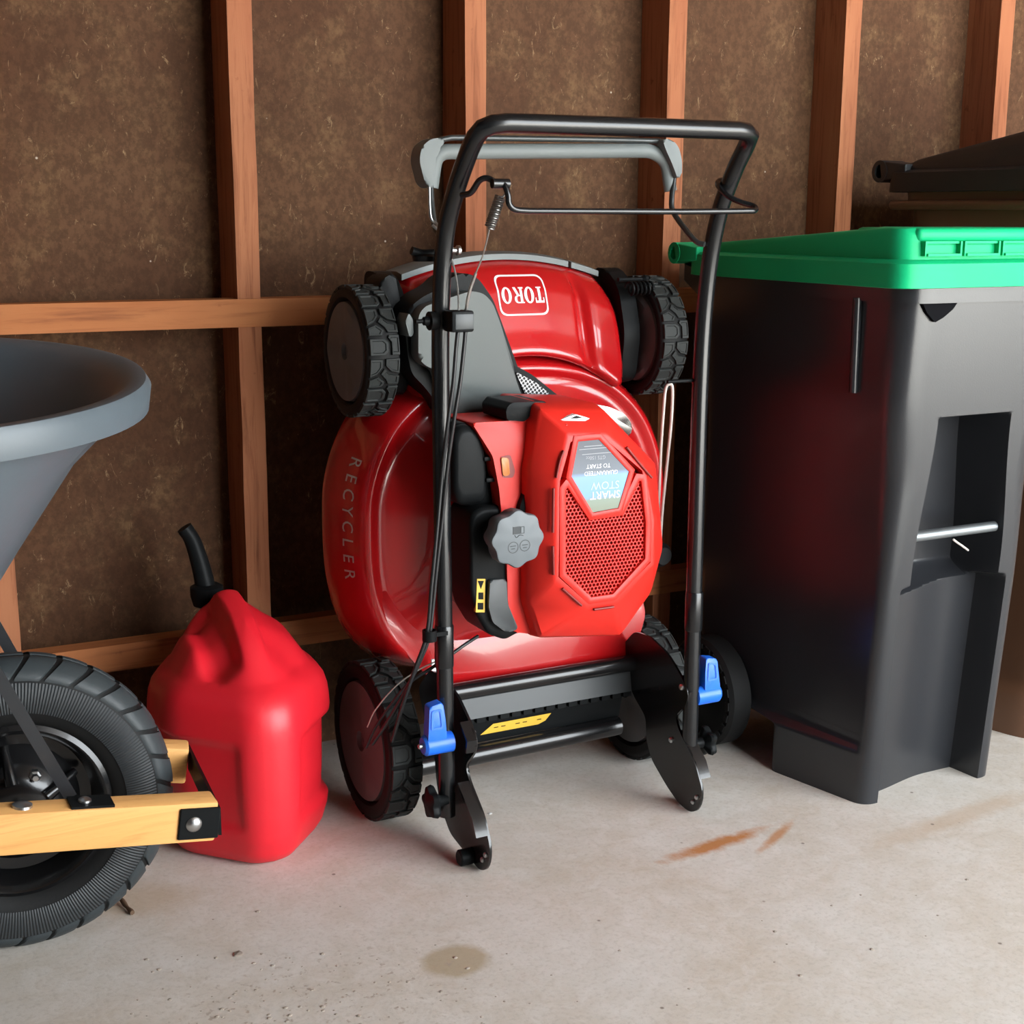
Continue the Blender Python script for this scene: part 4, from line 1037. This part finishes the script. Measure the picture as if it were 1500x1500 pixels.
# ================================================================== CARTS
def cart(name, label, cx, yf, yb, ztop, wf, wb, mm, detail, lean=.055):
    root = thing(name, label, 'trash bin', (cx, (yf+yb)/2, 0))
    HZ = ztop
    # half-ring sampling: dense along the front
    def section(z):
        t = z/HZ
        y0 = yf+lean*(1-t)**1.0; y1 = yb-.03*(1-t)
        if z < .12: y1 = min(y1, yb-.03-.215*(1-sstep(.085, .11, z)))       # wheel well at the back
        f = wf*(.95+.05*t)+(.012*sstep(.62, .80, t) if detail else 0); g = wb*(.985+.015*t)
        r = .06+.012*t if not detail else .024+.02*sstep(.4, .7, t)
        P_ = [(cx-f, y0), (cx+f, y0), (cx+g, y1), (cx-g, y1)]
        return P_, r
    def ring(z):
        P_, r = section(z); out_ = []
        c_ = rnd(P_, r, 10)
        k = len(c_)//4
        # corner arcs in order: front-left, front-right, back-right, back-left
        fl, fr = c_[k-1], c_[k]
        fe = abs(fr[0]-cx); hw_ = .074+.018*(1-sstep(.40, .64, z)); c0 = fe-.006
        nodes = [-fe, -c0, -c0+.006, -hw_-.004, -hw_+.006, -.05, 0, .05, hw_-.006, hw_+.004, c0-.006, c0, fe]
        us = []
        for n0, n1 in zip(nodes, nodes[1:]): us += [n0+(n1-n0)*i/5 for i in range(5)]
        front = [(cx+u_, fl[1]) for u_ in us[1:]]
        pts = c_[:k]+front+c_[k:]
        for i, (x, y) in enumerate(pts):
            u = x-cx
            if detail:
                fy = P_[0][1]
                nearf = 1-sstep(.0, .075, y-fy)
                # lower channel between the two feet
                fe = abs(fr[0]-cx)
                ch = (1-sstep(.385, .400, z+abs(u)*.25))*(1-sstep(fe-.012, fe-.006, abs(u)))
                # pocket with the grab bar, wider towards the bottom
                hw = .074+.016*sstep(.64, .40, z) if False else .074+.018*(1-sstep(.40, .64, z))
                pk = (1-sstep(.636, .646, z))*(1-sstep(hw-.006, hw+.004, abs(u)))
                dep = max(.060*ch*(.55+.45*sstep(-.11, .05, u)), .10*pk*sstep(.325, .385, z))
                if ch > .5 or pk > .5 or dep > 0: y += dep*nearf
                # curved sweep of the side above the shoulder
            pts[i] = (x, y, z)
        return pts
    zs = []; z = .0
    while z < HZ-.03:
        zs.append(z); z += .008 if not (detail and (.33 < z < .42 or .62 < z < .66 or .07 < z < .13)) else .0016
    rings = [ring(z) for z in zs]
    last = ring(HZ-.03)
    cxm, cym = cx, (yf+yb)/2
    grow = lambda R_, f, z: [(cxm+(p[0]-cxm)*(1+f), cym+(p[1]-cym)*(1+f*.85), z) for p in R_]
    rings += [last, grow(last, .045, HZ-.0295), grow(last, .05, HZ), grow(last, -.02, HZ), grow(last, -.14, HZ-.1)]
    body = obj_bm('body', loft_bm(rings, True, True), mm, root, 32)
    return root, body, ring
CXB = 1.642; BZT = .852
bin_, bbody, bring = cart('wheeled_trash_bin', 'black wheeled trash bin with bright green lid', CXB, -.634, -.135, BZT, .150, .190, M_BIN, True)
# lid of the green-lidded cart
def rrect_xy(cx, y0, y1, hf, hb, r): return rnd([(cx-hf, y0), (cx+hf, y0), (cx+hb, y1), (cx-hb, y1)], r, 6)
def lid(root, cx, y0, y1, hf, hb, z, mm, peak, name='lid', skirt=.036):
    R = lambda g, dz, gy=None: [(p[0], p[1], z+dz) for p in rrect_xy(cx, y0+g, y1-g, hf-g, hb-g, .035)]
    rings = [R(.006, 0), R(0, .001), R(.001, skirt), R(.006, skirt+.004), R(.016, skirt+.006)]
    o = loft_bm(rings, True, False)
    # crowned top: rises from the hinge to the front
    n = len(rings[-1]); cy0 = (y0+y1)/2
    base_r = rings[-1]; q = [[o.verts.ensure_lookup_table()] for _ in ()]
    return o, rings[-1]
bm, lastr = lid(bin_, CXB, -.655, -.105, .200, .205, BZT-.007, M_GREEN, .1)
# crown
def crown(lastr, cx, y0, y1, prof, shrink):
    R = []
    for s, h in shrink:
        r = []
        for (x, y, z) in lastr:
            yy = (y0+y1)/2+(y-(y0+y1)/2)*s; xx = cx+(x-cx)*(1-(1-s)*1.0)
            t = (yy-y0)/(y1-y0)
            r.append((xx, yy, z+h*prof(t)))
        R.append(r)
    return R
prof = lambda t: interp([(0, .7), (.05, 1.0), (.34, 1.0), (.39, .95), (.44, .78), (.60, .60), (.83, .40), (1, .2)], t)
cr_ = crown(lastr, CXB, -.655, -.105, prof, [(.995, .45), (.985, .80), (.97, .96), (.95, 1.0), (.8, 1.0), (.6, 1.0), (.4, 1.0), (.1, 1.0)])
cr_ = [[(x, y, z if False else lastr[i][2]+(z-lastr[i][2])*.046) for i, (x, y, z) in enumerate(r)] for r in cr_]
bm2 = loft_bm([lastr]+cr_, False, True)
glid = obj_bm('lid', join([bm, bm2]), M_GREEN, bin_, 40)
# front recesses of the lid, divided by webs
for k in range(4):
    x0 = CXB-.150+k*.078
    fr = [(x0, BZT+.049), (x0+.068, BZT+.049), (x0+.068, BZT+.071), (x0, BZT+.071)]
    bm = ring_bm(densify(rnd([(a-.0, b) for a, b in inset(fr, 1.14)], .004), .01), densify(rnd(fr, .004), .01), lambda x, z: (x, -.6455-(0.004 if False else 0), z)) if False else bmesh.new()
    bm_box(bm, (x0, -.650, BZT+.040), (x0+.066, -.610, BZT+.0435)); bm_box(bm, (x0, -.644, BZT+.058), (x0+.066, -.60, BZT+.0615)); bm_box(bm, (x0+.066, -.647, BZT+.040), (x0+.0695, -.60, BZT+.0615)); bm_box(bm, (x0-.0035, -.647, BZT+.040), (x0, -.60, BZT+.0615))
    obj_bm('lid_web', bm, M_GREEN, glid, smooth=False)
bm = bm_box(bmesh.new(), (CXB-.160, -.640, BZT+.060), (CXB+.175, -.50, BZT+.0805), .008, 3)
obj_bm('lid_grip', bm, M_GREEN, glid)
# hinge tubes and arms
def hinge(root, lido, cx, half, y, z, mm, r=.019, arm=.07):
    for s in (-1, 1):
        bm = lathe_bm([(0, r), (s*.055, r), (s*.055, r*.62), (s*.004, r*.62)], (cx+s*(half-.055), y, z), 'X', 28)
        obj_bm('hinge_tube', bm, mm, lido, 40)
        prism('hinge_arm', [(y-arm, z-.012), (y-.005, z-r+.002), (y+.004, z+r-.001), (y-arm, z+.012)], cx+s*(half-.055), cx+s*half*.995, mm, lido, 'YZ', .003)
hinge(bin_, glid, CXB, .206, -.072, BZT+.030, M_GREEN)
tube('handle_bar', [(CXB-.165, -.09, BZT-.012), (CXB+.165, -.09, BZT-.012)], .013, M_BIN, bin_, 16)
for s in (-1, 1): prism('handle_lug', [(-.15, BZT-.06), (-.10, BZT-.028), (-.075, BZT-.02), (-.075, BZT+.012), (-.15, BZT-.004)], CXB+s*.16, CXB+s*.185, M_BIN, bin_, 'YZ', .003)
# rib on the side, painted shade of the cavity under the rim, rim holes, grab bar
tube('side_rib', [AX(1256, 436, 1.468), AX(1250, 575, 1.472)], .007, M_BIN, bin_, 8)
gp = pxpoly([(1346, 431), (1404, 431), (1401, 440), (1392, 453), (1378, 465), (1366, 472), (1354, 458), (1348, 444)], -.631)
prism('rim_cavity_shade', rnd(gp, .002), -.60, -.6365, mat('recess_shade_black', (.004, .004, .005), .8, spec=.05), bin_, 'XZ')  # near-black wedge, the shade of a cavity put into its colour
for px in (1430, 1457, 1484):
    c = W(px, 433, -.640); lathe('rim_hole', [(0, .0055), (-.004, .0055), (-.0042, .0005)], (c.x, -.6325, c.z), M_RUBBER, bin_, 'Y', 14)
tube('grab_bar', [(CXB-.090, -.592, .452), (CXB+.090, -.592, .452)], .0085, mat('dull_galvanised', (.24, .26, .27), .45, metal=.8), bin_, 18)
# cart wheels
def cart_wheel(root, X, y, r, s):
    o = lathe('wheel', [(-.022, r*.80), (-.024, r*.93), (-.018, r), (.018, r), (.024, r*.93), (.022, r*.80), (-.022, r*.80)], (X, y, r), M_RUBBER, root, 'X', 48, False, False)
    lathe('wheel_disc', [(-.016, r*.82), (-.012, r*.5), (-.020, r*.25), (-.020, .001)], (X, y, r), M_BLACK, o, 'X', 32, False, True)
    lathe('wheel_disc', [(.016, r*.82), (.012, r*.5), (.020, r*.25), (.020, .001)], (X, y, r), M_BLACK, o, 'X', 32, False, True)
    f_ = None
    for k in range(24):
        if f_ is None:
            f_ = obj_bm('wheel_knob', bm_box(bmesh.new(), (X-.0265, y-.007, r+r*.83), (X-.022, y+.007, r+r*.92)), M_RUBBER, o, smooth=False, origin=(X, y, r))
        else: copy_part(f_, o, (X, y, r), (2*PI*k/24, 0, 0))
cart_wheel(bin_, 1.440, -.225, .100, -1); cart_wheel(bin_, 1.844, -.225, .100, 1)
tube('axle', [(1.43, -.225, .10), (1.855, -.225, .10)], .009, M_STEEL, bin_, 12)
# scrap of rope on the grab bar
tube('frayed_cord', smooth_path([W(1396, 790, -.605), W(1404, 796, -.607), W(1410, 800, -.606), W(1418, 806, -.60)], 5), .0018, M_ROPE, bin_, 6)

CXN = 2.145; NZT = 1.000
brown, nbody, nring = cart('wheeled_trash_bin', 'brown wheeled trash bin with black lid behind the green lid', CXN, -.560, -.110, NZT, .175, .215, M_BROWN, False, .05)
bm, lastr = lid(brown, CXN, -.600, -.075, .225, .228, NZT-.006, M_BLID, .1, skirt=.036)
prof2 = lambda t: interp([(0, .7), (.08, 1.0), (.25, 1.0), (.6, .65), (1, .08)], t)
cr_ = crown(lastr, CXN, -.600, -.075, prof2, [(.99, .3), (.965, .65), (.93, .9), (.88, .98), (.7, 1.0), (.4, 1.0), (.1, 1.0)])
cr_ = [[(x, y, lastr[i][2]+(z-lastr[i][2])*.085) for i, (x, y, z) in enumerate(r)] for r in cr_]
nlid = obj_bm('lid', join([bm, loft_bm([lastr]+cr_, False, True)]), M_BLID, brown, 40)
hinge(brown, nlid, CXN, .226, -.060, NZT+.034, M_BLID, .021)
tube('rim_ledge', round_path([(CXN-.224, -.10, NZT-.030), (CXN-.206, -.57, NZT-.030), (CXN+.206, -.57, NZT-.030), (CXN+.224, -.10, NZT-.030)], .05), .009, M_BROWN, brown, 10)
cart_wheel(brown, CXN-.235, -.17, .085, -1); cart_wheel(brown, CXN+.235, -.17, .085, 1)
tube('axle', [(CXN-.24, -.17, .085), (CXN+.24, -.17, .085)], .009, M_STEEL, brown, 12)

# ================================================================== LITTER
def FL(px, py, z=0):
    d = ray(px, py); return CAM+d*((z-CAM.z)/d.z)
tw = smooth_path([FL(178, 1318, .006), FL(184, 1326, .005), FL(189, 1332, .004), FL(194, 1337, .0035)], 4)
tag(tube('twig', tw, lambda t: .0032+.0006*math.sin(9*t), M_TWIG, None, 8), 'short brown twig on the concrete beside the barrow tyre', 'twig')
def chip(px, py, r):
    p = FL(px, py); bm = bmesh.new(); bmesh.ops.create_icosphere(bm, subdivisions=1, radius=r)
    for v in bm.verts: v.co = Vector((v.co.x*random.uniform(.8, 1.5), v.co.y*random.uniform(.8, 1.4), v.co.z*.35+r*.1))+p
    return bm
crumbs = []
for k in range(150):
    px = random.gauss(430, 150); py = random.uniform(1395, 1515)
    if k > 120: px, py = random.uniform(260, 1500), random.uniform(1280, 1500)
    if px < 190: continue
    crumbs.append(chip(px, py, random.choice((.0012, .0015, .002, .0028))))
tag(obj_bm('concrete_crumbs', join(crumbs), mat('grit', (.40, .34, .28), .9), smooth=False), 'scattered concrete grit on the spalled floor in front', 'grit', kind='stuff')
tag(obj_bm('concrete_chip', chip(350, 1398, .007), mat('loose_chip', (.26, .21, .17), .9), smooth=False), 'dark grey-brown concrete chip lying on the floor before the red can', 'concrete chip')
tag(obj_bm('dirt_scrap', chip(718, 1192, .003), M_WHITE, smooth=False), 'tiny pale scrap of dirt on the floor beside mower foot', 'scrap')
